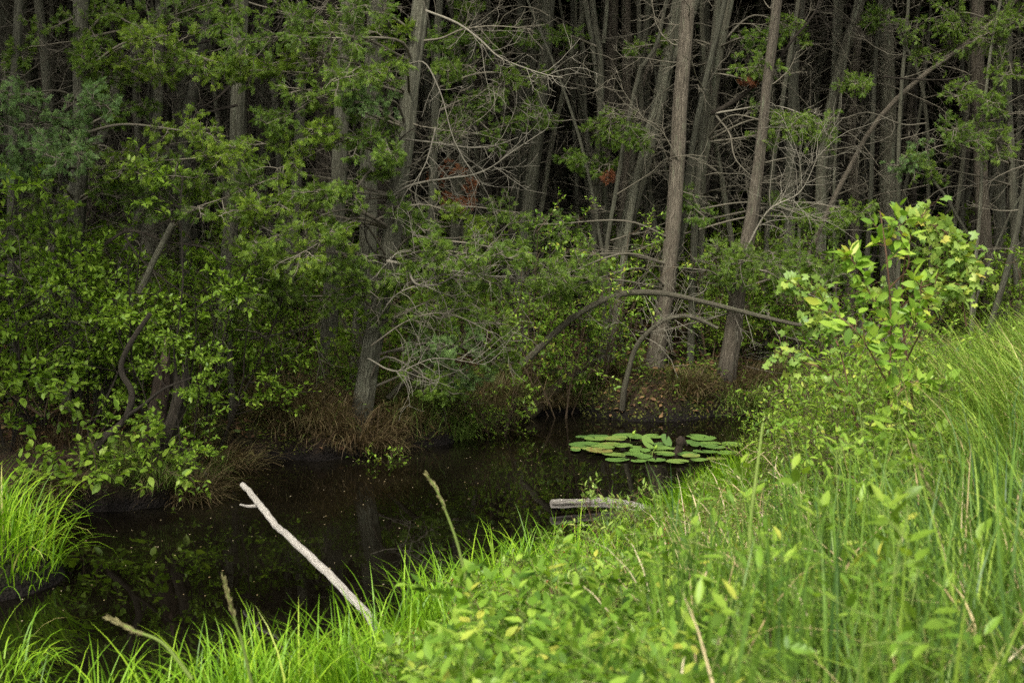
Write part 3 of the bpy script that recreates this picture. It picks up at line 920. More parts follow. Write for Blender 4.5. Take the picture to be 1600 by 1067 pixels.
# ------------------------------------------------------------------ far-off wood that reads as one dark mass
rf = np.random.default_rng(5)
fm = MB()
n = 1300
ang = rf.uniform(-1, 1, n) * .62
D = rf.uniform(42, 66, n)
x0, y0 = np.sin(ang) * D, np.cos(ang) * D
p = np.stack([np.stack([x0 + rf.normal(0, .3, n) * t + 0, y0, np.full(n, z)], -1) for t, z in zip(np.linspace(0, 1.5, 5), (0.2, 3, 6, 10, 15))], 1)
tubes(fm, p, rf.uniform(.06, .18, n)[:, None] * np.linspace(1.1, .4, 5)[None], 6)
far = fm.build('distant_forest_trunks', M_BARK)
tag(far, 'dense dark mass of far-off cedar trunks at the back of the swamp', 'distant trees', kind='stuff')
fm = MB()
n = 60000
ang = rf.uniform(-1, 1, n) * .75
D = rf.uniform(44, 70, n)
z = rf.uniform(0, 17, n)
pos = np.stack([np.sin(ang) * D, np.cos(ang) * D, z], -1)
leafv = np.array([(-.5, 0, 0), (.5, .1, 0.05), (.35, .9, -.1), (-.3, 1.0, 0)], float)
scatter(fm, leafv, np.array([(0, 1, 2, 3)]), pos, rf.normal(0, 1, (n, 3)), rf.normal(0, 1, (n, 3)), rf.uniform(.5, 1.1, n), rf.random(n))
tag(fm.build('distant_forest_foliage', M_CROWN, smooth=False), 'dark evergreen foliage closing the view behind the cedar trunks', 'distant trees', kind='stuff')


# ------------------------------------------------------------------ green boughs
def bough(root, path, target, s, mat, n2=16, rng=RNG, limb_r=.014, dens=1.0, leaf=0.085):
    """a live limb from the trunk to the target point (world), sprays in a flattened cloud of half-width s (m)"""
    loc = np.array(root.location)
    tgt = np.asarray(target, float)
    k = np.argmin(np.abs(path[:, 2] - (tgt[2] - 0.1)))
    st = path[k]
    mid = (st + tgt) / 2 + rng.normal(0, .08, 3) + [0, 0, .10]
    limb = spline([st, mid, tgt, tgt + (tgt - mid) * min(0.5, s / max(np.linalg.norm(tgt - mid), .1))], 14)[None]
    mw = MB()
    tubes(mw, limb - loc, np.linspace(limb_r, limb_r * .3, 14), 6, rough=.08)
    L = np.linalg.norm(limb[0, -1] - limb[0, 0])
    t0 = max(0.05, 1 - 2.4 * s / max(L, .3))
    n2 = int(n2 * (0.7 + s))
    tv = rng.uniform(t0, 1, (1, n2))
    a, tg = along(limb, tv)
    a, tg = a[0], tg[0]
    p2 = grow(a, side_dirs(tg, 1.0, .55, rng), rng.uniform(.35, 1.0, n2) * s, 8, .2, rng.normal(-.1, .4, n2), rng)
    tubes(mw, p2 - loc, np.linspace(.0055, .002, 8), 4)
    k3 = 7
    a, tg = along(p2, rng.uniform(.15, 1, (n2, k3)))
    a = a.reshape(-1, 3); tg = tg.reshape(-1, 3)
    p3 = grow(a, side_dirs(tg, .9, .5, rng), rng.uniform(.3, .7, len(a)) * s * .6, 6, .22, rng.normal(-.05, .4, len(a)), rng)
    tubes(mw, p3 - loc, np.linspace(.0035, .0016, 6), 3)
    lo = mw.build('bough', M_TWIG, root)
    mf = MB()
    k4 = max(3, int(9 * dens))
    a, tg = along(p3, rng.uniform(.25, 1, (len(p3), k4)))
    keep = rng.random((len(p3), 1)) < .85
    keep = np.broadcast_to(keep, a.shape[:2]).ravel()
    a = a.reshape(-1, 3)[keep]; tg = tg.reshape(-1, 3)[keep]
    d = side_dirs(tg, .6, .2, rng) + [0, 0, -.15]
    nr = rng.normal(0, .8, a.shape) + [0, -.3, .6]
    zt = (a[:, 2] - a[:, 2].min()) / max(np.ptp(a[:, 2]), .01)
    tint = np.clip(rng.normal(.5, .2, len(a)), 0, 1)
    scatter(mf, SPRAY[0], SPRAY[1], a - loc, d, nr, rng.uniform(.7, 1.25, len(a)) * leaf, tint)
    mf.build('foliage', mat, lo)
    return limb[0]


def nearest_tree(t, maxd=9):
    best, bi = 1e9, 0
    for i, (root, path, r, D, lb) in enumerate(TREES):
        if path[-1, 2] < t[2] or r < .035: continue
        k = np.argmin(np.abs(path[:, 2] - t[2]))
        d = np.linalg.norm(path[k] - t)
        if path[k, 1] < t[1] - .1: d += 2
        if d < best: best, bi = d, i
    return bi


A, B, C, R_ = M_CEDAR_A, M_CEDAR_B, M_CEDAR_C, M_CEDAR_RUST
# px, py, half-width px, D, material
BOUGHS = [
 (55, 195, 95, 11.3, B), (20, 150, 60, 11.4, B), (100, 240, 70, 11.2, B), (150, 165, 50, 11.4, B), (20, 260, 60, 11.4, B), (70, 300, 60, 11.6, A), (30, 360, 70, 11.8, A), (90, 370, 60, 11.8, A),
 (200, 35, 60, 12, A), (90, 40, 45, 12.4, A), (150, 60, 45, 12.3, A), (240, 60, 55, 12, C), (30, 90, 35, 12.6, A), (130, 95, 40, 12.4, A),
 (280, 100, 50, 12, A), (330, 95, 60, 11.9, C), (395, 110, 50, 11.8, C), (415, 60, 60, 11.9, A), (350, 30, 60, 12, A), (300, 15, 60, 12.2, A), (230, 120, 45, 12.1, C), (200, 170, 40, 12.3, A), (180, 125, 50, 12.3, A),
 (470, 30, 60, 11.9, A), (520, 60, 70, 11.9, A), (560, 20, 60, 12, A), (600, 50, 40, 12.2, C), (540, 120, 60, 11.8, A), (590, 110, 45, 12, A), (500, 150, 60, 11.8, A), (580, 160, 50, 11.8, B), (460, 100, 50, 12, C),
 (560, 220, 55, 11.9, A), (610, 240, 40, 11.8, A), (510, 210, 45, 12, C), (450, 180, 50, 11.9, A), (420, 225, 50, 11.8, C), (470, 250, 50, 11.8, C), (560, 290, 45, 11.9, A), (500, 300, 50, 11.8, A),
 (290, 205, 55, 11.6, C), (340, 245, 50, 11.5, C), (200, 260, 60, 11.7, C), (250, 275, 55, 11.6, A), (300, 290, 55, 11.6, C), (350, 310, 60, 11.5, A), (390, 330, 50, 11.5, C), (220, 320, 45, 11.9, A), (180, 285, 40, 11.9, A),
 (430, 370, 60, 11.5, C), (490, 385, 60, 11.4, C), (520, 360, 40, 11.6, A), (450, 320, 55, 11.6, C), (400, 400, 50, 11.6, C), (380, 270, 50, 11.8, A), (440, 430, 50, 11.8, A), (540, 410, 40, 11.8, A),
 (410, 460, 55, 11.8, A), (470, 470, 55, 11.9, A), (560, 450, 45, 11.9, A), (620, 440, 50, 12, A),
 (660, 410, 50, 12, A), (700, 395, 55, 11.9, A), (760, 400, 55, 11.9, A), (790, 390, 35, 12, A), (740, 440, 55, 12.1, A), (650, 480, 60, 12, A), (700, 480, 60, 12.2, A), (750, 500, 55, 12.3, A), (700, 540, 60, 12.2, B), (760, 560, 50, 12.6, A), (720, 590, 45, 12.5, B), (680, 600, 40, 12.3, A),
 (770, 60, 60, 15.5, A), (720, 110, 50, 15.5, A), (770, 150, 50, 15.5, A), (810, 190, 50, 15.5, A), (760, 200, 40, 15.5, A), (820, 120, 40, 15.5, A), (730, 20, 45, 15.5, A), (700, 200, 35, 15, A),
 (950, 195, 45, 15.5, A), (975, 220, 45, 15.3, A), (1000, 215, 35, 15.2, A), (940, 260, 35, 15.6, A), (880, 430, 60, 13.6, A), (900, 400, 55, 13.8, A), (860, 460, 55, 13.4, A), (920, 440, 45, 13.8, A), (870, 350, 45, 14.5, A),
 (1180, 105, 45, 14.8, A), (1240, 200, 55, 15, A), (1210, 195, 45, 15, A), (1270, 205, 35, 15, A), (1255, 335, 55, 15, A), (1280, 345, 40, 15, A), (1190, 60, 35, 15, A), (1230, 40, 35, 15.2, A),
 (1160, 410, 55, 14.2, A), (1210, 410, 60, 14.1, A), (1260, 410, 55, 14.2, A), (1150, 440, 45, 14.2, A), (1290, 430, 40, 14.6, A), (1130, 390, 40, 14.4, A),
 (1430, 245, 45, 16.5, B), (1450, 260, 40, 16.5, A), (1520, 215, 55, 16.3, A), (1560, 225, 45, 16.3, A), (1500, 205, 40, 16.3, A), (1500, 40, 55, 17, A), (1550, 60, 55, 16.5, A), (1450, 30, 50, 17, A), (1580, 110, 45, 16.5, A), (1590, 30, 50, 16.5, A), (1470, 80, 45, 17, A), (1500, 145, 35, 16.6, A), (1550, 160, 35, 16.4, A), (1360, 30, 40, 17.3, A),
 (690, 60, 40, 13.5, A), (700, 110, 35, 14.5, A), (860, 60, 40, 15.8, A), (850, 180, 35, 15.8, A), (790, 330, 45, 14.5, A), (900, 250, 30, 15.5, A), (1020, 70, 35, 15.5, A), (650, 350, 40, 12.1, A), (1340, 130, 40, 16.5, A), (1090, 330, 35, 15, A), (1330, 330, 35, 16, A), (720, 340, 40, 14, C),
 (712, 268, 22, 15.6, R_), (735, 290, 18, 15.5, R_), (728, 315, 14, 15.5, R_), (1168, 125, 12, 14.8, R_), (700, 312, 12, 15.5, R_), (950, 275, 10, 15.4, R_),
]
for px, py, hw, D, mat in BOUGHS:
    tgt = P(px, py, D + RNG.normal(0, .15))
    i = nearest_tree(tgt)
    root, path, r, _, _ = TREES[i]
    s = hw * .84 / F_PX * D
    bough(root, path, tgt, s, mat, dens=1.0 if mat is A or mat is C else (1.5 if mat is B else .35), leaf=.054 if mat is not B else .05)


# ------------------------------------------------------------------ traced bare limbs
def limb(root_i, ctrl, w, D, mat, dD=0.0, twigs=10, name='dead_limb', tl=(.15, .6)):
    root = TREES[root_i][0]
    loc = np.array(root.location)
    ds = np.linspace(0, dD, len(ctrl)) + D
    p = spline([P(x, y, d) for (x, y), d in zip(ctrl, ds)], 26)
    r = w * .68 / 2 / F_PX * D
    mb = MB()
    tubes(mb, (p - loc), np.linspace(r, r * .3, 26), 8, rough=.08)
    twig_on(mb, p - loc, twigs, tl)
    mb.build(name, mat, root)


def twig_on(mb, p, k, tl=(.15, .6), r=.0032, rng=RNG):
    if not k: return
    k = int(k * 1.4)
    a, t = along(p[None], rng.uniform(.2, 1, (1, k)))
    L = rng.uniform(*tl, k)
    p2 = grow(a[0], side_dirs(t[0], .9, .2, rng), L, 7, .25, rng.normal(-.1, .6, k), rng)
    tubes(mb, p2, np.linspace(r, r * .4, 7), 4)
    a, t = along(p2, rng.uniform(.2, 1, (k, 4)))
    a, t = a.reshape(-1, 3), t.reshape(-1, 3)
    p3 = grow(a, side_dirs(t, .9, .2, rng), np.repeat(L, 4) * rng.uniform(.2, .5, len(a)), 4, .3, 0., rng)
    tubes(mb, p3, np.linspace(.0022, .0013, 4), 3)


def tidx(s):
    for i, t in enumerate(TREES):
        if t[4].startswith(s): return i
    raise KeyError(s)


hero = tidx('large cedar trunk leaning'); lich = tidx('green-grey lichened'); broad = tidx('broad two-toned')
limb(hero, [(665, 17), (700, 30), (722, 41), (752, 64), (775, 86), (800, 99), (849, 116), (879, 122)], 6, 12.3, M_TWIG_PALE, -.4, 16)
limb(hero, [(663, 64), (690, 60), (722, 47), (770, 41), (830, 46)], 5, 12.4, M_TWIG, -.4, 12)
limb(hero, [(622, 262), (614, 240), (629, 214), (659, 193)], 5, 12.3, M_LIMB_DARK, -.4, 5)
limb(hero, [(634, 218), (692, 225), (737, 231), (775, 227), (810, 215)], 5, 12.3, M_TWIG_PALE, -.5, 10)
limb(hero, [(612, 307), (644, 289), (700, 279), (737, 274), (767, 262), (800, 238), (850, 205)], 6, 12.3, M_TWIG_PALE, -.5, 16)
limb(hero, [(681, 199), (672, 235), (662, 262), (640, 296)], 5, 12.0, M_TWIG_PALE, -.1, 6)
limb(hero, [(640, 100), (665, 100), (690, 150), (710, 220), (750, 290)], 4, 12.3, M_TWIG_PALE, -.6, 8)
limb(hero, [(604, 408), (662, 417), (719, 425), (775, 432), (812, 428)], 8, 12.3, M_TWIG_PALE, -.3, 8)
limb(hero, [(638, 423), (651, 444), (685, 444), (719, 425), (760, 395)], 6, 12.0, M_TWIG_PALE, -.3, 8)
limb(hero, [(600, 410), (575, 380), (570, 350), (578, 300)], 5, 12.2, M_LIMB_DARK, -.3, 5)
limb(hero, [(612, 60), (560, 45), (500, 35), (450, 25)], 4, 12.4, M_TWIG, -.5, 12)
limb(hero, [(590, 500), (620, 460), (680, 430), (640, 390)], 4, 12.2, M_TWIG_PALE, -.5, 14)
limb(hero, [(580, 540), (640, 500), (700, 490), (770, 520)], 5, 12.2, M_TWIG, -.5, 16)
limb(hero, [(575, 560), (620, 580), (680, 560), (760, 570)], 4, 12.2, M_TWIG_PALE, -.5, 18)
limb(lich, [(1112, 178), (1137, 165), (1160, 150), (1182, 131), (1200, 112), (1219, 90), (1241, 60), (1267, 30), (1281, 0), (1290, -60)], 11, 15.4, M_LIMB_DARK, -.6, 22, 'dead_limb', (.3, 1.1))
limb(lich, [(1112, 178), (1150, 172), (1200, 165), (1237, 172), (1275, 190)], 5, 15.4, M_TWIG_PALE, -.5, 14)
limb(lich, [(1118, 88), (1112, 66), (1108, 100), (1112, 150)], 5, 15.4, M_LIMB_DARK, -.2, 4)
limb(lich, [(1118, 180), (1140, 210), (1150, 250), (1190, 290)], 5, 15.4, M_TWIG, -.7, 12)
limb(broad, [(1380, 120), (1425, 124), (1485, 124), (1522, 109), (1545, 71)], 5, 16.6, M_LIMB_DARK, -.2, 8)
limb(broad, [(1200, 112), (1237, 139), (1275, 176), (1312, 186), (1357, 176), (1410, 195), (1447, 193)][::-1], 4, 17, M_TWIG, -1.0, 14)
pale2 = tidx('thick pale grey'); stout = tidx('stout straight'); flared = tidx('flared cedar'); far_l = tidx('shaggy cedar')
limb(pale2, [(122, 398), (157, 387), (202, 361), (262, 378), (319, 387), (345, 408)], 9, 11.6, M_LIMB_DARK, -.2, 12, 'arching_limb')
limb(pale2, [(195, 370), (225, 410), (277, 451), (330, 480)], 6, 11.5, M_LIMB_DARK, -.2, 8)
limb(stout, [(370, 165), (330, 175), (280, 190), (240, 215)], 7, 12.8, M_LIMB_DARK, -.6, 10)
limb(stout, [(365, 130), (330, 160), (290, 175)], 6, 12.8, M_LIMB_DARK, -.6, 8)
limb(stout, [(356, 535), (400, 528), (449, 519), (501, 504)], 7, 12.8, M_TWIG, -.6, 8)
limb(stout, [(370, 70), (330, 65), (290, 70), (260, 45)], 7, 13, M_LIMB_DARK, -.6, 10)
limb(stout, [(372, 105), (400, 40), (440, 0), (480, -30)], 8, 13, M_LIMB_DARK, -.6, 8)
limb(stout, [(370, 130), (440, 95), (500, 90), (560, 60)], 4, 13, M_TWIG, -.8, 12)
limb(stout, [(366, 330), (420, 360), (470, 380), (500, 340)], 4, 13, M_TWIG_PALE, -1., 14)
limb(stout, [(368, 300), (300, 330), (250, 310), (220, 330)], 4, 13, M_TWIG, -1., 12)
limb(flared, [(1163, 395), (1200, 330), (1250, 300), (1280, 240)], 5, 14.6, M_TWIG_PALE, -.4, 20, tl=(.3, 1))
limb(flared, [(1150, 480), (1120, 430), (1080, 420), (1010, 415)], 5, 14.6, M_TWIG, -.4, 10)
limb(flared, [(1160, 420), (1200, 425), (1240, 450), (1290, 470)], 6, 14.6, M_TWIG, -.4, 12)
tall = tidx('tall reddish-brown')
limb(tall, [(1060, 250), (1030, 200), (1000, 180), (960, 120)], 4, 14.7, M_TWIG, -.4, 12)

# ------------------------------------------------------------------ fallen wood: things of their own
def wood(name, ctrl, w0, w1, D, mat, label, cat, dD=0., twigs=0, n=40, sides=16, amp=.06, extra=None, tl=(.15, .5)):
    ds = np.linspace(D, D + dD, len(ctrl)) if np.isscalar(D) else D
    p = spline([P(x, y, d) for (x, y), d in zip(ctrl, ds)], n)
    base = p[0]
    if name == 'bleached_branch': p[8:-3] += np.cumsum(RNG.normal(0, .0025, (n - 11, 3)), 0)
    root = thing(name, base, label, cat)
    r0, r1 = w0 / 2 / F_PX * ds[0], w1 / 2 / F_PX * ds[-1]
    bump = 1 + .08 * np.sin(np.linspace(0, 17, n)) * RNG.random(n)
    mb = tubes(MB(), p - base, np.linspace(r0, r1, n) * bump, sides, rough=trunk_rough(n, sides, amp), cap=True)
    mb.build('stem', mat, root)
    if twigs:
        tb = MB(); twig_on(tb, p - base, twigs, tl); tb.build('twigs', M_TWIG_PALE, root)
    return root, p


wood('fallen_tree', [(815, 570), (849, 537), (890, 500), (927, 477), (961, 462), (995, 457), (1040, 459), (1092, 470), (1137, 481), (1200, 497), (1268, 512)], 11, 6, 13.9, M_ARCH,
     'long bent dead trunk arching low over the far bank', 'fallen tree', -.3, 16)
wood('bent_snag', [(972, 640), (976, 605), (991, 549), (1010, 522), (1040, 500), (1077, 494), (1122, 513)], 9, 5, 14.1, M_ARCH,
     'shorter dead stem arching over the mossy hummock with hanging pale twigs', 'dead branch', -.4, 12, tl=(.3, .7))
wood('mossy_log', [(822, 648), (845, 628), (867, 609), (897, 582), (931, 564)], 25, 10, 14.2, M_MOSSLOG,
     'dark mossy log slanting up out of the water onto the far bank', 'log', .4, 5)
wood('dead_branch', [(606, 622), (640, 590), (674, 571), (700, 560)], 9, 5, 12.7, M_ARCH,
     'short brown dead branch slanting up right of the blackened trunk foot', 'dead branch', 0, 5)
wood('fallen_branch', [(300, 742), (330, 715), (345, 700), (372, 690)], 9, 6, 11.9, M_LIMB_DARK,
     'dark rotting stick lying on the left bank at the water edge', 'dead branch', .3, 2)
# bleached stick rising out of the near grass over the water
sa, sb = G(612, 1006, .12), G(378, 758, .42)
ctrl_w = [(640, 1035), (600, 1000), (566, 952), (503, 888), (452, 843), (428, 818), (402, 783), (379, 757)]
dd = [float(v) for v in np.interp(np.linspace(0, 1, 8), [0, 1], [sa[1] - .3, sb[1]])]
rt, pw = wood('bleached_branch', ctrl_w, 16, 9, dd, M_DRIFT, 'long bleached white stick reaching from the near grass out over the water', 'driftwood branch', n=60, amp=.05)
tb = MB()
q = spline([P(402, 790, pw[-9][1]), P(388, 791, pw[-9][1] - .02), P(375, 788, pw[-9][1] - .04)], 8) - np.array(rt.location)
tubes(tb, q, np.linspace(.013, .006, 8), 8, cap=True); tb.build('side_twig', M_DRIFT, rt)
# grey log end lying by the near bank
g0, g1 = G(862, 789, .05), G(1010, 800, .12)
rt, pw = wood('weathered_log', [(861, 787), (900, 786), (945, 786), (985, 792), (1020, 802)], 13, 20, [g0[1], g0[1] + .05, g0[1] + .1, g0[1] + .1, g0[1]], M_LOG,
              'thick weathered grey log end poking from the shore grass into the water', 'log', n=40, sides=22, amp=.2)
# brown stump among the lily pads
gs = G(1058, 712, -.02)
root = thing('lily_stump', gs, 'short brown knobbed wooden stub standing among the lily pads', 'stump')
p = spline([gs + [0, 0, -.1], gs, gs + [.02, 0, .07], gs + [.03, -.01, .13], gs + [.025, -.02, .175]], 16) - gs
tubes(MB(), p, np.interp(np.linspace(0, 1, 16), [0, .4, .7, .8, .93, 1], [.045, .036, .03, .042, .036, .012]), 14, rough=trunk_rough(16, 14, .14), cap=True).build('wood', M_ROT, root)
tubes(MB(), spline([p[12], p[13] + [.03, 0, .0], p[12] + [.055, 0, -.03]], 6), np.linspace(.016, .008, 6), 8).build('knob', M_ROT, root)
# rotten stumps on the left
def stump(ctrl, w0, w1, D, mat, label, split=False):
    p = spline([P(x, y, D) for x, y in ctrl], 22)[::-1]
    base = p[0]
    root = thing('stump', base, label, 'stump')
    n = 22; sides = 24
    rr = trunk_rough(n, sides, .16)
    rad = np.linspace(w0, w1, n) / 2 / F_PX * D
    mb = MB(); q = p - base
    tubes(mb, q, rad, sides, rough=rr)
    # jagged top
    a = np.linspace(0, 2 * np.pi, sides, endpoint=False)
    v = np.array(mb.v[0]).reshape(n, sides, 3)
    v[-1, :, 2] += (.05 + .1 * (np.sin(a * 3 + 1) + RNG.normal(0, .7, sides)))
    v[-2, :, 2] += .03 * np.sin(a * 3 + 1)
    mb.v[0] = v.reshape(-1, 3).astype(np.float32)
    c = v[-3].mean(0)
    mb.add(np.vstack([v[-1], c[None]]), np.array([(i, (i + 1) % sides, sides) for i in range(sides)]))
    mb.build('stump_wood', mat, root)
stump([(256, 580), (252, 615), (236, 690), (222, 740), (214, 795)], 44, 30, 10.75, M_ROT, 'tall rotten reddish stump standing in the water at the left bank')
stump([(284, 600), (276, 640), (258, 690), (238, 725)], 26, 22, 10.6, M_LIMB_DARK, 'blackened split stump leaning against the reddish rotten stump')

# ------------------------------------------------------------------ lily pads
PAD_ROWS = {
 'in the back row': [(310, 190, 95), (420, 190, 160), (620, 190, 215), (800, 194, 140), (1110, 197, 155)],
 'in the second row from the back': [(400, 215, 160), (540, 216, 170), (690, 212, 120), (1150, 220, 180)],
 'in the third row from the back': [(380, 240, 150), (500, 244, 170), (860, 248, 150), (1080, 236, 140), (1200, 246, 150)],
 'in the middle row': [(665, 262, 120), (1130, 258, 150), (960, 282, 120), (310, 260, 190), (590, 270, 140), (450, 280, 170), (300, 282, 150), (710, 286, 150), (855, 274, 150), (1230, 272, 150), (1350, 256, 150)],
 'in the third row from the front': [(262, 300, 75), (430, 306, 190), (660, 308, 150), (880, 306, 150), (1040, 315, 150), (1165, 300, 180), (1310, 310, 140)],
 'in the second row from the front': [(530, 326, 170), (735, 342, 130), (890, 333, 130), (1065, 342, 130), (1240, 342, 140)],
 'in the front row': [(1120, 362, 130), (700, 362, 110), (553, 350, 175), (820, 358, 145), (970, 371, 165)],
}
ORD = ['first', 'second', 'third', 'fourth', 'fifth', 'sixth', 'seventh', 'eighth', 'ninth', 'tenth', 'eleventh', 'twelfth', 'thirteenth', 'fourteenth', 'fifteenth', 'sixteenth', 'seventeenth', 'eighteenth', 'nineteenth', 'twentieth', 'twenty-first', 'twenty-second', 'twenty-third', 'twenty-fourth', 'twenty-fifth']


def pad_mesh(seed):
    r = np.random.default_rng(seed)
    n = 30
    a = np.linspace(math.radians(12), math.radians(348), n)
    rad = 1 + .02 * np.sin(a * 5 + seed)
    mb = MB()
    rings = []
    for f_, z in ((.05, .0), (.5, .004), (.85, .006), (1.0, .012)):
        zz = z + (.012 * np.sin(a * 3 + seed) + .01 * np.sin(a * 2 + seed * 2)) * (f_ ** 3) * r.uniform(.3, 1.6)
        rings.append(np.stack([np.cos(a) * rad * f_, np.sin(a) * rad * f_, np.maximum(zz, -.004) + .005], -1))
    V = np.concatenate(rings)
    f = [(k * n + i, k * n + i + 1, (k + 1) * n + i + 1, (k + 1) * n + i) for k in range(3) for i in range(n - 1)]
    mb.add(V, np.array(f), .5, V[:, :2] + seed)
    return mb.mesh('lily_pad', M_PAD)


pm = [pad_mesh(s) for s in range(8)]
ip = 0
for row, lst in PAD_ROWS.items():
    for k, (zx, zy, w) in enumerate(sorted(lst)):
        px, py = 840 + zx / 4.444, 640 + zy / 4.444
        g = G(px, py, 0)
        r = w / 4.444 / F_PX * g[1] / 2
        o = link('lily_pad', pm[ip % 8])
        o.location = (g[0], g[1], .002 + .0035 * (ip % 9))
        o.rotation_euler = (RNG.normal(0, .025), RNG.normal(0, .025), RNG.uniform(0, 6.28))
        o.scale = (r, r, r * 1.2 + .03)
        side = 'yellowing-edged' if (zx, zy) in ((310, 190),) else 'round floating'
        tag(o, f'{side} green lily pad, {ORD[k]} from the left {row}', 'lily pad', 'lily pads floating by the near shore')
        ip += 1
for k, (zx, zy, s, ry, lb) in enumerate(((765, 225, 105, .5, 'raised lily pad tilted up out of the water left of the stub'), (895, 212, 95, -.6, 'curled lily pad with a yellow rim just left of the stub'))):
    g = G(840 + zx / 4.444, 640 + zy / 4.444, .05)
    mb = MB()
    me = pm[k].copy()
    o = link('lily_pad', me)
    o.location = (g[0], g[1], .05); o.rotation_euler = (.75, ry, .4 + k)
    o.scale = (s / 4.444 / F_PX * g[1] / 2 * 1.1,) * 3
    tag(o, lb, 'lily pad', 'lily pads floating by the near shore')
for k, (zx, zy, lb) in enumerate(((640, 215, 'yellow-green lily bud standing between the back pads'), (790, 320, 'pale closed lily bud in front of the middle pads'), (490, 395, None))):
    if lb is None: continue
    g = G(840 + zx / 4.444, 640 + zy / 4.444, 0)
    root = thing('lily_bud', g, lb, 'flower bud')
    tubes(MB(), spline([(0, 0, -.05), (.01, 0, .03), (.03, 0, .06)], 6), np.linspace(.004, .004, 6), 6).build('stalk', M_STEM_GREEN, root)
    tubes(MB(), spline([(.03, 0, .055), (.037, 0, .075), (.05, 0, .10)], 8), np.array([.004, .011, .014, .014, .012, .009, .005, .001]), 10).build('bud', M_LEAF_Y, root)


# ------------------------------------------------------------------ shrubs
def shrub_meshes(name, h, spread, nstem, nleaf, lsize, tmpl, mat, stem_mat=M_STEM, rng=RNG, layered=.5, stem_r=.008, lean=.35, whorl=False, droop=-.1, branch=5):
    ms, ml = MB(), MB()
    a = rng.random(nstem) * 2 * np.pi
    st = np.stack([np.cos(a) * .05 * spread, np.sin(a) * .05 * spread, np.full(nstem, -.05)], -1)
    d = np.stack([np.cos(a) * lean * rng.random(nstem) * 1.6, np.sin(a) * lean * rng.random(nstem) * 1.6, np.ones(nstem)], -1)
    L = h * rng.uniform(.65, 1.1, nstem)
    p1 = grow(st, d, L, 9, .12, .3, rng)
    tubes(ms, p1, np.linspace(stem_r, stem_r * .3, 9), 6)
    k = branch
    s, t = along(p1, rng.uniform(.25, 1, (nstem, k)))
    s, t = s.reshape(-1, 3), t.reshape(-1, 3)
    dd = side_dirs(t, 1.05, layered, rng)
    L2 = spread * rng.uniform(.25, .75, len(s))
    p2 = grow(s, dd, L2, 7, .18, droop, rng)
    tubes(ms, p2, np.linspace(stem_r * .45, stem_r * .18, 7), 4)
    s, t = along(p2, rng.uniform(.2, .95, (len(p2), 4)))
    s, t = s.reshape(-1, 3), t.reshape(-1, 3)
    p3 = grow(s, side_dirs(t, .8, layered, rng), spread * rng.uniform(.1, .3, len(s)), 4, .2, droop, rng)
    tubes(ms, p3, np.linspace(stem_r * .25, stem_r * .12, 4), 3)
    allp = [(p2, .3), (p3, .7)]
    for pp, share in allp:
        m = max(1, int(nleaf * share / len(pp)))
        tv = rng.uniform(.2, 1, (len(pp), m)) ** .7
        s, t = along(pp, tv)
        s, t = s.reshape(-1, 3), t.reshape(-1, 3)
        ld = side_dirs(t, .95, .5, rng) + [0, 0, .1]
        nr = rng.normal(0, .35, s.shape) + [0, -.15, 1]
        scatter(ml, tmpl[0], tmpl[1], s, ld, nr, rng.uniform(.55, 1.2, len(s)) * lsize, np.clip(rng.normal(.5, .22, len(s)), 0, 1))
    return ms.mesh('stems', stem_mat), ml.mesh('leaves', mat)


def place_shrub(meshes, x, y, z=None, rot=None, s=1.0, label='shrub', cat='shrub', group=None, name='shrub'):
    root = thing(name, (x, y, gz(x, y) - .02 if z is None else z), label, cat, group)
    root.rotation_euler = (0, 0, RNG.uniform(0, 6.28) if rot is None else rot)
    root.scale = (s, s, s)
    link('stems', meshes[0], root)
    link('leaves', meshes[1], root)
    return root


rs = np.random.default_rng(33)
UND = [shrub_meshes('u', rs.uniform(.8, 1.4), rs.uniform(.5, .9), 7, 1100, .062, (LEAF, LEAF_N, LEAF_W)[i % 3], (M_LEAF_D, M_LEAF_M, M_LEAF_M)[i % 3], rng=rs, layered=.6) for i in range(8)]
spots2 = []
tries = 0
while len(spots2) < 150 and tries < 9000:
    tries += 1
    y = 12.3 + 14 * rs.random() ** 1.3
    x = rs.uniform(-1, 1) * (y * .385 + .6)
    if not shore_ok(x, y, .25): continue
    dN = min(seg_dist(np.array([[x, y]]), POLY[i], POLY[i + 1])[0] for i in range(NF, len(POLY) - 1))
    dF = min(seg_dist(np.array([[x, y]]), POLY[i], POLY[i + 1])[0] for i in range(NF - 1))
    if dN < dF: continue
    if spots2 and np.min(np.hypot(*(np.array(spots2) - [x, y]).T)) < .38: continue
    # leave the mossy hummock open
    if abs(x - HUMMOCKS[3][0]) < 1.1 and y < 15.4: continue
    spots2.append((x, y))
for k, (x, y) in enumerate(spots2):
    o = place_shrub(UND[k % 8], x, y, s=rs.uniform(.75, 1.25) * (0.85 if y < 13.5 else 1.1), name='undergrowth_shrub', group='leafy shrubs under the cedars')
    AUTO.append((o, proj((x, y, .9))[0], y, 'shrub', 0))

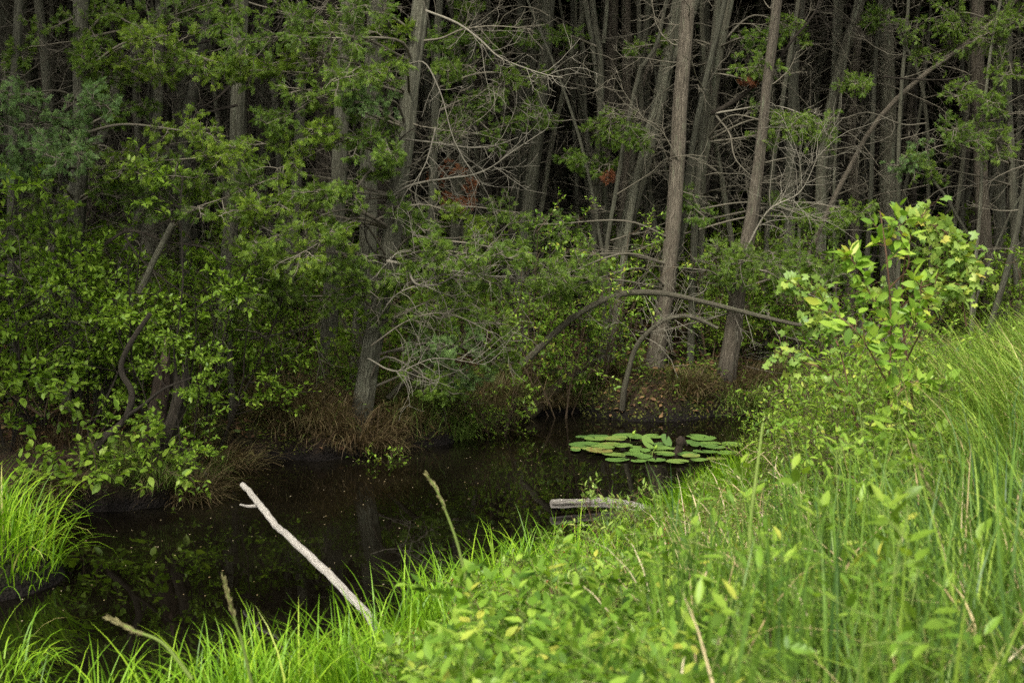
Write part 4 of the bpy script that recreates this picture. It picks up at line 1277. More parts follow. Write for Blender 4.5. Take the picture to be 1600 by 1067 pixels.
# layered small tree on the left: leafy, dark stems
LAY = [shrub_meshes('l', 2.2, 1.1, 5, 3000, .064, LEAF, M_LEAF_M, M_LIMB_DARK, rs, layered=.93, stem_r=.014, lean=.5, branch=8) for _ in range(3)]
for px, py_, D, s, z, lb in ((60, 640, 11.5, .82, None, 'tall leafy shrub with flat layered leaves at the far left'),
                             (150, 640, 11.7, .84, None, 'tall layered leafy shrub in front of the thick pale left trunk'),
                             (235, 640, 11.3, .92, None, 'layered leafy shrub above the rotten reddish stump'),
                             (330, 640, 11.9, .85, None, 'spreading leafy shrub right of the rotten stump'),
                             (275, 600, 10.7, .6, None, 'leafy shrub hiding the broken top of the rotten stump'),
                             (10, 640, 10.9, .85, None, 'dark leafy shrub cut by the left edge of the view'),
                             (-70, 600, 10.8, 1.0, None, 'leafy shrub just beyond the left edge of the view'),
                             (120, 640, 10.9, .62, None, 'low broad-leaved shrub over the dark left bank')):
    q = P(px, 600, D)
    place_shrub(LAY[px % 3], q[0], q[1], s=s, label=lb, group='layered leafy shrubs on the left bank', name='layered_shrub')
# the black zigzag shrub stem
root, pz = wood('crooked_stem', [(142, 712), (165, 682), (195, 655), (206, 615), (191, 585), (191, 563), (210, 526), (235, 490)], 13, 7, 10.35, M_LIMB_DARK,
                'black crooked zigzag stem rising in front of the leafy shrub', 'shrub stem', 0, 0)
tubes(MB(), spline([P(195, 652, 10.35), P(225, 632, 10.3), P(255, 608, 10.3), P(300, 590, 10.3)], 12) - np.array(root.location), np.linspace(.016, .006, 12), 8).build('side_branch', M_LIMB_DARK, root)
# broad-leaved plants drooping over the left water edge
LOW = [shrub_meshes('w', .45, .5, 5, 260, .085, LEAF_W, M_LEAF_M, M_STEM, rs, layered=.7, lean=.9, stem_r=.005) for _ in range(3)]
for i, (px, py_, lb) in enumerate(((105, 770, 'low broad-leaved sprig over dark water, leftmost of three'), (165, 760, 'broad-leaved sprig hanging over the water left of the stump foot'),
                                   (225, 770, 'bright broad-leaved sprig at the foot of the rotten stump'), (60, 560, 'bright round-leaved sprig at the left edge above the dark bank'))):
    if i < 3:
        q = G(px, 800, .0); q = q + [0, .15, .15]
    else:
        q = P(70, 640, 10.6)
    place_shrub(LOW[i % 3], q[0], q[1], z=q[2], s=1.0, label=lb, group='broad-leaved sprigs on the left bank', name='bank_sprig')
# bright mid sprigs
SPR = [shrub_meshes('s', .8, .6, 5, 420, .06, LEAF, M_LEAF_Y, M_STEM, rs, layered=.6, lean=.5, stem_r=.006) for _ in range(3)]
TALLM = [shrub_meshes('t', 1.9, .75, 6, 1500, .052, LEAF, M_LEAF_Y, M_STEM, rs, layered=.6, lean=.45, stem_r=.009, branch=8) for _ in range(2)]
for i, (px, D, s, lb) in enumerate(((880, 14.3, 1.0, 'tall bright yellow-green leafy shrub left of the arching trunk'), (935, 14.6, .85, 'bright leafy shrub behind the left end of the arching trunk'),
                                    (1110, 15.6, .75, 'fresh green shrub behind the arching trunk'), (830, 14.6, .9, 'light green leafy shrub beside the mossy log'),
                                    (770, 13.3, .6, 'leafy shrub with pale glossy leaves over the bank bend'), (1220, 15.6, .7, 'green shrub right of the flared trunk'))):
    q = P(px, 500, D)
    place_shrub(TALLM[i % 2], q[0], q[1], s=s, label=lb, group='bright leafy shrubs on the far bank', name='leafy_shrub')
for i, (px, D, s, lb) in enumerate(((500, 12.9, .75, 'small yellow-green shrub above the brown tussock'), (605, 12.0, .62, 'small shrub with pale oval leaves right of the blackened trunk foot'), (1140, 14.3, .4, 'tiny yellow-green sprig on the mossy hummock beside the flared trunk'),
                                    (985, 14.5, .5, 'small leafy sprig at the foot of the bent dead stem'), (690, 12.9, .7, 'leafy sprig over the green bank sedges'))):
    q = P(px, 600, D)
    place_shrub(SPR[i % 3], q[0], q[1], s=s, label=lb, group='small sprigs along the far bank', name='bank_shrub')


# ------------------------------------------------------------------ grasses
def blades(mb, base, h, lean, az, w, tint, seg=6, droop=1.0, rng=RNG):
    """curved tapering blades: base (N,3)"""
    N = len(base)
    t = np.linspace(0, 1, seg + 1)
    th = lean[:, None] + droop[:, None] * t[None] ** 1.6 if not np.isscalar(droop) else lean[:, None] + droop * t[None] ** 1.6
    dl = (h / seg)[:, None]
    dx = np.sin(th) * dl; dz = np.cos(th) * dl
    rx = np.concatenate([np.zeros((N, 1)), np.cumsum(dx[:, :-1], 1)], 1)
    rz = np.concatenate([np.zeros((N, 1)), np.cumsum(dz[:, :-1], 1)], 1)
    c, s = np.cos(az)[:, None], np.sin(az)[:, None]
    cx = base[:, :1] + rx * c; cy = base[:, 1:2] + rx * s; cz = base[:, 2:3] + rz
    tw = az + np.pi / 2 + rng.normal(0, .5, N)
    wx, wy = np.cos(tw)[:, None], np.sin(tw)[:, None]
    ww = (w[:, None] * .5) * (np.array([.75, 1, 1, .9, .7, .4, .0])[:seg + 1] if seg == 6 else np.interp(t, [0, .4, 1], [.8, 1, .02]))[None]
    Lp = np.stack([cx - wx * ww, cy - wy * ww, cz], -1)
    Rp = np.stack([cx + wx * ww, cy + wy * ww, cz], -1)
    V = np.stack([Lp, Rp], 2).reshape(-1, 3)
    b = (np.arange(N) * (seg + 1) * 2)[:, None]
    k = (np.arange(seg) * 2)[None]
    F = np.stack([b + k, b + k + 1, b + k + 3, b + k + 2], -1).reshape(-1, 4)
    mb.add(V, F, np.repeat(tint, (seg + 1) * 2), np.tile(np.stack([np.zeros((seg + 1) * 2), np.repeat(t, 2)], -1), (N, 1)))


def dist_sides(x, y):
    p = np.stack([x, y], -1)
    dF = np.full(x.shape, 1e9); dN = np.full(x.shape, 1e9)
    for i in range(NF - 1): dF = np.minimum(dF, seg_dist(p, POLY[i], POLY[i + 1]))
    for i in range(NF, len(POLY) - 1): dN = np.minimum(dN, seg_dist(p, POLY[i], POLY[i + 1]))
    return dF, dN


def near_points(n, x0, x1, y0, y1, dmin, dmax, rng, clump=0):
    out = []
    tot = 0
    while tot < n:
        m = n * 3
        x = rng.uniform(x0, x1, m); y = rng.uniform(y0, y1, m)
        if clump:
            cx = rng.uniform(x0, x1, clump); cy = rng.uniform(y0, y1, clump)
            k = rng.integers(0, clump, m)
            x = cx[k] + rng.normal(0, .10, m); y = cy[k] + rng.normal(0, .10, m)
        dF, dN = dist_sides(x, y)
        z = ground_h(x, y)
        ok = (z > 0.0) & (dN < dF) & (dN > dmin) & (dN < dmax) & (np.abs(x) < y * .42 + 1.2)
        out.append(np.stack([x, y, z - .02], -1)[ok]); tot += ok.sum()
        if not clump and ok.sum() < n * .02: pass
    return np.concatenate(out)[:n]


rg = np.random.default_rng(11)
def patch(x, y, f=1.3, s=0):
    return np.sin(x * f + 1.7 * np.sin(y * f * .7 + s)) * np.cos(y * f * 1.2 + s)

# bright shore grass: a belt along the near shore
gm = MB()
for (n, dmin, dmax, hmin, hmax, w) in ((12000, -.05, .5, .16, .36, .006), (17000, .3, 1.9, .16, .36, .006)):
    p = near_points(n, -.8, 7, 5, 14.5, dmin, dmax, rg, clump=900 if dmax < 1 else 0)
    n = len(p)
    h = rg.uniform(hmin, hmax, n) * (1 + .25 * patch(p[:, 0], p[:, 1], 2.3))
    blades(gm, p, h, rg.uniform(0, .35, n), rg.uniform(0, 6.28, n) * .6 + 2.2, rg.uniform(.6, 1.3, n) * w, np.clip(rg.normal(.55, .2, n) + .12 * patch(p[:, 0], p[:, 1]), 0, .96), droop=rg.uniform(.4, 2.1, n), rng=rg)
tag(gm.build('shore_grass', M_GRASS), 'bright green fine grass arching over the near shore', 'grass', kind='stuff')
# long coarse blades at the bottom left shore
gm = MB()
p = near_points(3600, -4.2, .8, 4.2, 8.0, -.02, .9, rg, clump=150)
n = len(p)
blades(gm, p, rg.uniform(.28, .62, n), rg.uniform(0, .4, n), rg.uniform(0, 6.28, n), rg.uniform(.006, .011, n), np.clip(rg.normal(.5, .2, n), 0, .95), droop=rg.uniform(.5, 2.3, n), rng=rg)
tag(gm.build('coarse_grass', M_GRASS), 'long coarse green blades arching up along the bottom left shore', 'grass', kind='stuff')
# tall sedge meadow on the right, grown in tufts
def tufts(cent, per, r, rng):
    k = np.repeat(np.arange(len(cent)), per)
    a = rng.random(len(k)) * 6.283
    q = r * np.sqrt(rng.random(len(k)))
    p = cent[k].copy()
    p[:, 0] += q * np.cos(a); p[:, 1] += q * np.sin(a)
    return p, a, k


gm = MB()
c = near_points(1500, -.5, 9.8, 2.4, 13.5, .7, 12, rg)
ra = c[:, 0] / c[:, 1]
mid = (ra > .12) & (ra < .31) & (c[:, 1] > 6.8)
_, dNc = dist_sides(c[:, 0], c[:, 1])
c = c[(ra > .09) & (~mid | (rg.random(len(c)) < .25)) & ((dNc > 1.7) | (c[:, 1] < 6.5))]
ra = c[:, 0] / c[:, 1]
p, a, k = tufts(c, 30, .10, rg)
n = len(p)
hk = rg.uniform(.40, .80, len(c)) * (.75 + .4 * np.clip((ra - .1) / .25, 0, 1)) * np.where((ra < .31) & (c[:, 1] > 6.5), .7, 1)
tk = rg.normal(.48, .13, len(c)) + .12 * patch(c[:, 0], c[:, 1], 1.1, 1)
lk = rg.normal(0, .25, (len(c), 2)) + [-.15, 0]
dirx, diry = np.cos(a) + lk[k, 0] * 2.2, np.sin(a) + lk[k, 1] * 2.2
blades(gm, p, hk[k] * rg.uniform(.45, 1.1, n), rg.uniform(0, .5, n), np.arctan2(diry, dirx) + rg.normal(0, .4, n), rg.uniform(.005, .012, n), np.clip(tk[k] + rg.normal(0, .22, n), 0, .99), droop=rg.uniform(.1, 2.6, n), rng=rg)
tag(gm.build('sedge_meadow', M_SEDGE), 'tall arching sedge tufts covering the right bank', 'grass', kind='stuff')
gm = MB()
c = near_points(260, 2.2, 9.5, 6.0, 13.5, 1.5, 12, rg)
c = c[c[:, 0] / c[:, 1] > .285]
p, a, k = tufts(c, 40, .09, rg); n = len(p)
blades(gm, p, rg.uniform(.6, 1.15, n), rg.uniform(0, .35, n), a * .5 + 2.0, rg.uniform(.004, .008, n), np.clip(rg.normal(.62, .2, n), 0, .97), droop=rg.uniform(.8, 2.6, n), rng=rg)
tag(gm.build('arching_sedge', M_SEDGE), 'long pale green sedge arching leftwards at the far right of the bank', 'grass', kind='stuff')
gm = MB()
c = near_points(420, .2, 5, 2.6, 6.2, 1.2, 12, rg)
c = c[c[:, 0] > .11 * c[:, 1]]
p, a, k = tufts(c, 6, .06, rg); n = len(p)
blades(gm, p, rg.uniform(.4, .85, n), rg.uniform(0, .16, n), a, rg.uniform(.007, .014, n), np.clip(rg.normal(.30, .15, n), 0, .8), droop=rg.uniform(0, .7, n), rng=rg)
tag(gm.build('upright_rushes', M_SEDGE), 'broad upright blue-green blades at the bottom right', 'grass', kind='stuff')
gm = MB()
c = near_points(640, -.2, 8.5, 2.4, 12, .8, 12, rg)
c = c[c[:, 0] > .10 * c[:, 1]]
p, a, k = tufts(c, 5, .1, rg); n = len(p)
blades(gm, p, rg.uniform(.3, .8, n), rg.uniform(0, .5, n), a, rg.uniform(.004, .012, n), rg.uniform(.3, 1, n), droop=rg.uniform(1.0, 3.6, n), rng=rg)
tag(gm.build('dry_grass', M_STRAW), 'dry straw-coloured blades scattered through the right bank sedge', 'grass', kind='stuff')
# fine short turf everywhere on the near bank under the plants
gm = MB()
p = near_points(22000, -4, 9, 2.4, 14, .8, 12, rg); n = len(p)
blades(gm, p, rg.uniform(.08, .22, n), rg.uniform(0, .7, n), rg.uniform(0, 6.28, n), rg.uniform(.005, .010, n), np.clip(rg.normal(.12, .15, n), 0, .95), seg=4, droop=rg.uniform(.2, 1.6, n), rng=rg)
tag(gm.build('bank_turf', M_GRASS), 'short green turf growing below the near bank plants', 'grass', kind='stuff')

# tussock on the left
def tussock(px, py, n, r, h, mat, label, w=.006, z=None, name='sedge_tussock', group=None, dr=(.8, 3.0), tr=(.45, .2), seed=0, lean=(0, .9)):
    q = G(px, py, .02 if z is None else z)
    g = gz(q[0], q[1])
    q[2] = max(g, 0) if z is None else z
    rr = np.random.default_rng(seed + abs(int(px)) + 1)
    a = rr.random(n) * 6.283
    rad = r * np.sqrt(rr.random(n))
    x, y = q[0] + rad * np.cos(a), q[1] + rad * np.sin(a)
    zz = np.maximum(ground_h(x, y), -.02) - .02
    base = np.stack([x, y, zz], -1) - q
    mb = MB()
    blades(mb, base, rr.uniform(.35, 1.1, n) * h, rr.uniform(*lean, n) * (rad / r) ** .5, a + rr.normal(0, .9, n), rr.uniform(.7, 1.3, n) * w, np.clip(rr.normal(tr[0], tr[1], n), 0, 1), droop=rr.uniform(*dr, n), rng=rr)
    o = mb.build(name, mat)
    o.location = q
    tag(o, label, 'grass clump', group)
    return o


GT = 'grass tussocks along the banks'
tussock(-25, 905, 560, .42, .58, M_GRASS, 'bright green grass tussock drooping over the water at the left edge', .009, tr=(.6, .2), group=GT, name='grass_tussock')
tussock(-110, 880, 450, .42, .68, M_GRASS, 'grass tussock mostly cut off by the left edge, behind the drooping one', .009, tr=(.55, .2), group=GT, name='grass_tussock')
tussock(-20, 1050, 120, .25, .42, M_GRASS, 'thin grass tuft in the bottom left corner', .009, tr=(.55, .2), group=GT, name='grass_tussock')
for px, py, n, r, h, tr, lb in (
    (455, 700, 800, .30, .50, .30, 'big brown dead sedge tussock spilling over the bank left of the blackened trunk foot'),
    (500, 706, 500, .25, .42, .38, 'straw-brown tussock touching the blackened trunk foot on its left'),
    (405, 690, 350, .22, .40, .55, 'green and brown tussock right of the dark peat mound'),
    (600, 690, 500, .25, .42, .42, 'brown-green tussock just right of the blackened trunk foot'),
    (650, 686, 600, .26, .50, .72, 'tall green sedge clump on the bank left of the bend'),
    (695, 680, 600, .26, .48, .75, 'green sedge clump dipping into the water at the bend'),
    (300, 722, 380, .22, .42, .50, 'loose tussock between the rotten stump and the peat mound'),
    (340, 700, 200, .2, .34, .55, 'small yellowish tussock on the edge of the peat mound'),
    (775, 652, 400, .22, .4, .45, 'brown-green tussock left of the mossy log'),
    (800, 640, 300, .2, .35, .35, 'dry tussock directly behind the foot of the mossy log'),
    (905, 638, 300, .18, .40, .75, 'thin green sedge clump between mossy log and mossy hummock'),
    (1165, 634, 320, .22, .36, .32, 'dry brown tussock right of the flared trunk'),
    (1205, 634, 320, .24, .34, .36, 'straw tussock by the narrow inlet near the right shore'),
    (1250, 630, 300, .24, .34, .5, 'green and brown tussock where the far bank meets the right shrubs'),
    (945, 636, 260, .16, .26, .5, 'short moss-edged tussock at the left end of the mossy hummock'),
    (160, 720, 300, .3, .3, .25, 'brown leafy tussock in the shade left of the zigzag stem'),
    (90, 760, 260, .3, .3, .2, 'dark brown tussock on the shaded left bank'),
    (740, 668, 260, .18, .36, .7, 'fresh green sedge tuft at the inner corner of the bend')):
    tussock(px, py, n, r, h, M_TUSSOCK, lb, .0075, tr=(tr, .13), group=GT)

rt_ = np.random.default_rng(71)
TM = []
for i in range(8):
    n = 420; r = .22
    a = rt_.random(n) * 6.283; q = r * np.sqrt(rt_.random(n))
    b = np.stack([q * np.cos(a), q * np.sin(a), -.03 - .25 * (q / r) ** 2 * .4], -1)
    mb = MB()
    blades(mb, b, rt_.uniform(.25, .55, n), rt_.uniform(.1, 1.0, n), a + rt_.normal(0, .8, n), rt_.uniform(.004, .009, n), np.clip(rt_.normal((.3, .5, .72, .38)[i % 4], .16, n), 0, 1), droop=rt_.uniform(.8, 2.8, n), rng=rt_)
    TM.append(mb.mesh('sedge_tussock', M_TUSSOCK))
fp = np.array([f for f in FAR])
cum = np.concatenate([[0], np.cumsum(np.linalg.norm(np.diff(fp, axis=0), axis=1))])
ss = np.arange(0, cum[-1], .24)
for k, sdist in enumerate(ss):
    x = np.interp(sdist, cum, fp[:, 0]); y = np.interp(sdist, cum, fp[:, 1])
    y += rt_.uniform(.02, .28); x += rt_.normal(0, .08)
    pxx = proj((x, y, .2))[0]
    if not (-120 < pxx < 1420) or rt_.random() < .25: continue
    o = link('sedge_tussock', TM[rt_.integers(0, 8)])
    o.location = (x, y, max(gz(x, y), .05) - .02)
    sc_ = rt_.uniform(.6, 1.15); o.scale = (sc_, sc_, sc_ * rt_.uniform(.7, 1))
    o.rotation_euler = (0, 0, rt_.uniform(0, 6.28))
    tag(o, 'x', 'grass clump', 'drooping tussocks along the far waterline')
    AUTO.append((o, pxx, y, 'tussock', 0))

# ------------------------------------------------------------------ forest floor: litter, moss, ground leaves
gm = MB()
n = 60000
y = rg.uniform(11, 24, n); x = rg.uniform(-1, 1, n) * (y * .40 + .5)
dF, dN = dist_sides(x, y); z = ground_h(x, y)
ok = (z > .03) & (dF < dN); x, y, z = x[ok], y[ok], z[ok]; n = len(x)
scatter(gm, LEAF[0], LEAF[1], np.stack([x, y, z + rg.uniform(0, .03, n)], -1), rg.normal(0, 1, (n, 3)) * [1, 1, .4], rg.normal(0, .5, (n, 3)) + [0, 0, 1], rg.uniform(.03, .08, n), np.clip(rg.normal(.5, .25, n), 0, 1))
tag(gm.build('leaf_litter', M_LITTER), 'brown fallen leaves and needles covering the forest floor', 'leaf litter', kind='stuff')
gm = MB()
n = 26000
y = rg.uniform(10.5, 22, n); x = rg.uniform(-1, 1, n) * (y * .40 + .5)
dF, dN = dist_sides(x, y); z = ground_h(x, y)
ok = (z > .05) & (dF < dN) & (patch(x, y, 2.1, 3) > -.25); x, y, z = x[ok], y[ok], z[ok]; n = len(x)
hh = rg.random(n) ** 1.5 * .28
scatter(gm, LEAF[0], LEAF[1], np.stack([x, y, z + .02 + hh], -1), rg.normal(0, 1, (n, 3)) * [1, 1, .3], rg.normal(0, .3, (n, 3)) + [0, -.2, 1], rg.uniform(.03, .06, n), np.clip(rg.normal(.45, .2, n), 0, 1))
tag(gm.build('ground_cover_leaves', M_LEAF_D), 'low leafy ground cover on the forest floor', 'ground cover', kind='stuff')
gm = MB()
pts = []
for hx, hy, r, hh in HUMMOCKS[1:]:
    m = int(9000 * r)
    a = rg.random(m) * 6.283; q = r * 1.15 * np.sqrt(rg.random(m))
    pts.append(np.stack([hx + q * np.cos(a), hy + q * np.sin(a)], -1))
pts = np.concatenate(pts)
z = ground_h(pts[:, 0], pts[:, 1]); ok = z > 0.0
pts, z = pts[ok], z[ok]; n = len(pts)
t2 = np.array([(-.5, 0, 0), (.5, 0, 0), (.1, 1, 0)], float)
scatter(gm, t2, np.array([(0, 1, 2)]), np.concatenate([pts, z[:, None]], 1), rg.normal(0, .8, (n, 3)) + [0, 0, .6], rg.normal(0, 1, (n, 3)), np.stack([rg.uniform(.010, .02, n)] + [rg.uniform(.015, .05, n)] * 2, -1), np.clip(rg.normal(.5, .25, n) + .2 * patch(pts[:, 0], pts[:, 1], 6), 0, 1))
tag(gm.build('moss', M_MOSS, smooth=False), 'olive moss coating the peat hummocks of the far bank', 'moss', kind='stuff')
# dead sticks of brush on the far right bank and floating specks
gm = MB()
n = 220
x = rg.uniform(3.1, 4.4, n); y = rg.uniform(15.0, 16.2, n)
b = np.stack([x, y, ground_h(x, y) + rg.uniform(0, .25, n)], -1)
pp = grow(b, rg.normal(0, 1, (n, 3)) * [1, .6, .5], rg.uniform(.3, .9, n), 6, .2, 0., rg)
tubes(gm, pp, np.linspace(.006, .003, 6), 4)
tag(gm.build('brush_litter', M_TWIG_PALE), 'tangle of pale dead sticks on the bank right of the flared trunk', 'brushwood', kind='stuff')
gm = MB()
n = 480
x = rg.uniform(-4, 3, n); y = rg.uniform(7.5, 14, n)
ok = ground_h(x, y) < -.03; x, y = x[ok], y[ok]; n = len(x)
scatter(gm, np.array([(-.5, -.5, 0), (.5, -.5, 0), (.5, .5, 0), (-.5, .5, 0)], float), np.array([(0, 1, 2, 3)]), np.stack([x, y, np.full(n, .004)], -1), rg.normal(0, 1, (n, 3)) * [1, 1, 0], np.tile([0, 0, 1.0], (n, 1)), rg.uniform(.003, .010, n), rg.uniform(.3, 1, n))
tag(gm.build('floating_specks', M_STRAW, smooth=False), 'tiny pale specks drifting on the dark water', 'debris', kind='stuff')

# ------------------------------------------------------------------ near-bank shrubs
rn = np.random.default_rng(44)
LEATHER = [shrub_meshes('n', .74, .34, 12, 1300, .042, LEAF_N, M_LEAF_OLIVE, M_STEM_RED, rn, layered=.1, lean=.35, stem_r=.004, droop=.5, branch=6) for _ in range(4)]
BROAD = [shrub_meshes('b', .62, .40, 10, 620, .066, LEAF, M_LEAF_Y, M_STEM_GREEN, rn, layered=.3, lean=.4, stem_r=.004, droop=.3, branch=5) for _ in range(4)]
NS = []
for px, top, D, s, kind in (
    (775, 850, 6.1, .72, 0), (810, 870, 5.8, .8, 0), (860, 850, 6.1, .8, 0), (900, 860, 6.3, .68, 0), (730, 900, 5.5, .6, 0), (750, 940, 5.2, .75, 1),
    (965, 770, 7.3, .98, 0), (1040, 800, 7.2, .75, 0), (1080, 800, 7.0, .8, 0), (940, 860, 6.0, .9, 1), (1000, 880, 5.8, .9, 1), (1100, 780, 7.8, .85, 0),
    (820, 940, 5.0, 1.0, 1), (890, 930, 4.9, 1.0, 1), (950, 960, 4.6, 1.0, 1), (1020, 950, 4.7, .9, 1), (720, 1000, 4.5, .8, 1), (780, 1010, 4.2, .95, 1),
    (860, 1020, 4.0, .95, 1), (930, 1030, 3.9, .9, 1), (1000, 1040, 3.8, .85, 1), (660, 1010, 4.6, .7, 0), (1080, 1000, 4.2, .7, 1), (610, 1030, 4.6, .6, 1),
    (760, 0, 3.3, .95, 1), (850, 0, 3.0, .95, 1), (930, 0, 3.4, 1.0, 1), (1010, 0, 3.1, .9, 1), (680, 0, 3.5, .75, 1), (1100, 0, 3.5, .75, 1), (970, 0, 2.8, .8, 1),
    (1080, 860, 6.2, .7, 1), (1150, 830, 6.8, .8, 0), (960, 900, 5.4, .8, 0), (880, 900, 5.5, .75, 0)):
    q = P(px, 700, D)
    place_near = place_shrub((LEATHER if kind == 0 else BROAD)[rn.integers(0, 4)], q[0], q[1], s=s * .92, name='bank_bush' if kind else 'leatherleaf_bush',
                             group='low bushes on the near bank')
    AUTO.append((place_near, proj((q[0], q[1], .9))[0], D, 'broad' if kind else 'leather', 0))
# right bank: leafy mass between water and sapling
RB = [shrub_meshes('r', 1.15, .60, 9, 1100, .062, (LEAF, LEAF_N)[i % 2], (M_LEAF_Y, M_LEAF_M)[i % 2], M_STEM, rn, layered=.35, lean=.5, stem_r=.006, droop=.2, branch=7) for i in range(4)]
for px, D, s in ((1265, 11.2, .85), (1300, 10.6, .95), (1340, 11.2, 1.1), (1290, 9.8, .8), (1350, 9.7, 1.0), (1400, 10.5, 1.1), (1240, 12.0, .6), (1390, 9.2, .8), (1320, 8.9, .7), (1260, 9.6, .6), (1450, 9.6, .9),
                 (1210, 9.5, .5), (1300, 8.0, .5), (1370, 8.2, .6), (1440, 8.6, .7), (1500, 11.5, .9), (1560, 12.5, .9), (1600, 11.3, .8), (1480, 12.8, .9), (1530, 9.6, .6), (1640, 12.5, .9), (1420, 12.2, .9), (1220, 8.2, .45), (1180, 8.7, .45), (1330, 9.2, .85), (1280, 8.8, .7), (1410, 8.6, .8), (1470, 10.4, .9), (1360, 12.0, 1.0), (1310, 12.0, .95), (1250, 10.6, .75), (1385, 7.4, .6), (1335, 7.2, .5), (1500, 8.2, .5), (1215, 10.6, .5), (1400, 7.3, .85), (1440, 7.5, .8), (1360, 7.6, .8), (1425, 7.0, .6), (1330, 8.3, .8)):
    q = P(px, 600, D)
    o = place_shrub(RB[rn.integers(0, 4)], q[0], q[1], s=s * .9, name='right_bank_shrub'.replace('right_', ''), group='leafy shrubs on the right bank')
    AUTO.append((o, px, D, 'right', 0))


WEED = [shrub_meshes('m', .62, .22, 4, 150, .055, (LEAF, LEAF_N)[i % 2], (M_LEAF_M, M_LEAF_Y)[i % 2], M_STEM_GREEN, rn, layered=.3, lean=.25, stem_r=.0035, droop=.3, branch=5) for i in range(4)]
wp = near_points(260, .4, 7.5, 3.0, 12, 1.9, 12, rn)
wp = wp[(wp[:, 0] > .1 * wp[:, 1]) & (wp[:, 0] < .29 * wp[:, 1])][:60]
for k, (x, y, z) in enumerate(wp):
    o = place_shrub(WEED[k % 4], x, y, s=rn.uniform(.8, 1.35), name='leafy_weed', cat='weed', group='leafy weeds in the right bank sedge')
    AUTO.append((o, proj((x, y, .9))[0], y, 'weed', 0))


# maple and broad-leaved saplings traced from the photo
def sapling(name, label, stems, leaves_spec, D, stem_mat, leaf_mat_, tmpl, lsize, cat='sapling', w=5):
    b = P(*stems[0][0], D)
    g = gz(b[0], b[1])
    base = np.array([b[0], b[1], g])
    root = thing(name, base, label, cat)
    ms = MB()
    paths = []
    for i, st in enumerate(stems):
        pts = [P(x, y, D + RNG.normal(0, .05)) for x, y in st]
        if i == 0 and pts[0][2] > g: pts.insert(0, base + [0, 0, -.05])
        p = spline(pts, 24)
        r = w / 2 / F_PX * D * (1 if i == 0 else .55)
        tubes(ms, p - base, np.linspace(r, r * .35, 24), 8, rough=.04)
        paths.append(p)
    ml = MB()
    for i, t0, n, wid in leaves_spec:
        p = paths[i][None]
        a, t = along(p, RNG.uniform(t0, 1, (1, n)))
        a, t = a[0], t[0]
        d = side_dirs(t, 1.0, .2)
        L = RNG.uniform(.2, 1, n) * wid
        pt = grow(a, d, L, 4, .2, .1)
        tubes(ms, pt - base, np.array([.0022, .0018, .0015, .0012]), 4)
        for kk in (1, 2, 3):
            e = pt[:, kk]
            tt = norm(pt[:, kk] - pt[:, kk - 1])
            nr = RNG.normal(0, .6, e.shape) + [0, -.5, .8]
            scatter(ml, tmpl[0], tmpl[1], e - base, side_dirs(tt, .8, .1) + [0, 0, -.15], nr, RNG.uniform(.65, 1.15, n) * lsize, np.clip(RNG.normal(.5, .22, n), 0, 1))
    ms.build('stems', stem_mat, root)
    ml.build('leaves', leaf_mat_, root)


sapling('maple_sapling', 'slender red-stemmed maple sapling, tallest plant on the right bank, arching right',
        [[(1425, 720), (1425, 620), (1410, 500), (1415, 400), (1440, 340), (1450, 325)],
         [(1418, 380), (1440, 350), (1480, 365), (1505, 410), (1525, 440)],
         [(1510, 510), (1500, 450), (1490, 400), (1470, 370)],
         [(1410, 480), (1440, 450), (1480, 440), (1510, 450)], [(1418, 560), (1450, 490), (1470, 400)], [(1415, 520), (1380, 470), (1350, 450)]],
        [(0, .75, 22, .14), (1, .1, 60, .15), (2, .3, 22, .12), (3, .15, 30, .14), (4, .5, 16, .12), (5, .3, 16, .1)], 7.9, M_STEM_RED, M_LEAF_MAPLE, MAPLE, .062)
sapling('maple_branch_sapling', 'low maple sapling reaching left over the water with pale leaves',
        [[(1370, 760), (1330, 640), (1290, 580), (1250, 565), (1210, 548)], [(1335, 650), (1310, 540), (1280, 470), (1232, 438)], [(1310, 540), (1290, 505), (1265, 512)]],
        [(0, .35, 40, .12), (1, .4, 50, .12), (2, .2, 24, .1)], 8.4, M_STEM_RED, M_LEAF_MAPLE, MAPLE, .056)
sapling('broadleaf_sapling', 'upright sapling with large glossy oval leaves at the top of the right bank shrubs',
        [[(1390, 760), (1388, 640), (1392, 500), (1385, 400), (1375, 330)], [(1390, 520), (1350, 440), (1325, 395)], [(1390, 450), (1420, 410), (1400, 340)], [(1388, 600), (1340, 520), (1290, 480)],
         [(1390, 560), (1430, 500), (1440, 440)], [(1388, 640), (1420, 600), (1480, 590)]],
        [(0, .3, 34, .12), (1, .3, 16, .10), (2, .3, 13, .09), (3, .3, 18, .1), (4, .3, 16, .1), (5, .3, 14, .1)], 7.6, M_STEM_RED, M_LEAF_Y, LEAF, .092)

# single tall stems standing up in front
def reed(ctrl, w, D, label, mat=M_SEED, head=True, name='grass_stalk', group='tall single stalks on the near bank'):
    p = spline([P(x, y, D) for x, y in ctrl], 22)
    root = thing(name, p[0], label, 'grass stalk', group)
    r = w / 2 / F_PX * D
    tubes(MB(), p - p[0], np.linspace(r, r * .5, 22), 6).build('stalk', M_STEM_GREEN, root)
    if head:
        mb = MB()
        n = 150
        a, t = along(p[None], RNG.uniform(.62, 1, (1, n)))
        a, t = a[0] - p[0], t[0]
        scatter(mb, LEAF_N[0], LEAF_N[1], a, side_dirs(t, .3, 0), RNG.normal(0, 1, (n, 3)), RNG.uniform(.012, .03, n), RNG.random(n))
        mb.build('seed_head', mat, root)


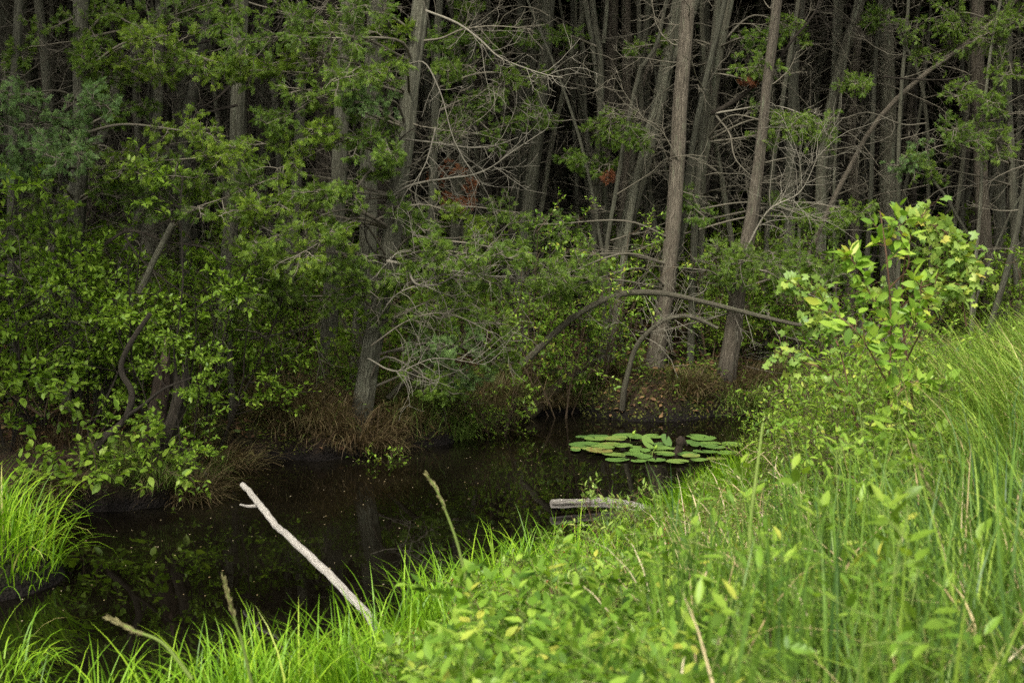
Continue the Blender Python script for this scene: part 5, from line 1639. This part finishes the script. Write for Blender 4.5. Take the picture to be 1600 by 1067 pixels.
reed([(728, 905), (715, 850), (697, 800), (682, 765), (667, 742)], 6, 5.4, 'tall green grass stalk with a seed head standing against the dark water')
reed([(395, 1075), (380, 1010), (362, 950), (350, 905)], 6, 4.6, 'blurred buff seed stalk standing in the bottom left grass')
reed([(300, 1060), (255, 1005), (210, 985), (172, 965)], 7, 4.2, 'blurred stalk leaning left over the bottom left water')
reed([(1172, 900), (1172, 820), (1182, 740), (1192, 660)], 8, 4.6, 'dark green upright rush stem crossing the shore right of the lily pads', head=False)
reed([(1600, 1000), (1500, 830), (1450, 760), (1430, 700)], 4, 5, 'thin seed stalk leaning left across the right bank sedge')

# ------------------------------------------------------------------ labels of the repeated plants, from where they stand
LAND.sort()
def auto_labels():
    buckets = {}
    words = {'tree': lambda r, D: ('slender' if r < .075 else 'stout' if r > .13 else 'medium') + (' second-rank cedar' if D < 22 else ' cedar in deep shade' if D < 31 else ' dim far-back cedar'),
             'pole': lambda r, D: 'slim bare leaning cedar trunk',
             'shrub': lambda r, D: ('leafy shrub near the water' if D < 15.5 else 'leafy shrub among trunks' if D < 20 else 'small distant shrub')}
    for o, px, D, kind, r in AUTO:
        if kind in ('tree', 'shrub', 'pole'):
            if -20 <= px <= 1620:
                left = [l for l in LAND if l[0] <= px]
                if left: ref = 'right of ' + left[-1][1]
                else: ref = 'left of ' + LAND[0][1]
            else:
                ref = 'beyond the left edge' if px < 0 else 'beyond the right edge'
            key = (words[kind](r, D), ref)
        else:
            key = ({'leather': 'small-leaved olive bush on the near bank', 'broad': 'low bush with fresh oval leaves ' + ('at the bottom edge' if D < 3.6 else 'close to the camera' if D < 4.8 else 'behind the nearest bushes'), 'right': 'leafy green shrub on the right bank', 'weed': 'leafy weed stem in the ' + ('near' if D < 5 else 'middle' if D < 8 else 'far') + ' part of the right bank sedge', 'tussock': 'drooping sedge tussock on the far waterline'}[kind],
                   {'leather': 'counted from the left', 'broad': 'counted from the left', 'right': 'counted from the left', 'weed': 'counted from the left', 'tussock': 'counted from the left'}[kind])
        buckets.setdefault(key, []).append((px, o))
    for (w, ref), lst in buckets.items():
        lst.sort(key=lambda t: (-t[0] if ref.startswith('left of') else t[0]))
        for i, (px, o) in enumerate(lst):
            od = ORD[i] if i < len(ORD) else f'{i + 1}' + {1: 'st', 2: 'nd', 3: 'rd'}.get((i + 1) % 10, 'th')
            o['label'] = f'{w}, {od} {ref}' if 'counted' not in ref else f'{w}, {od} from the left'


auto_labels()
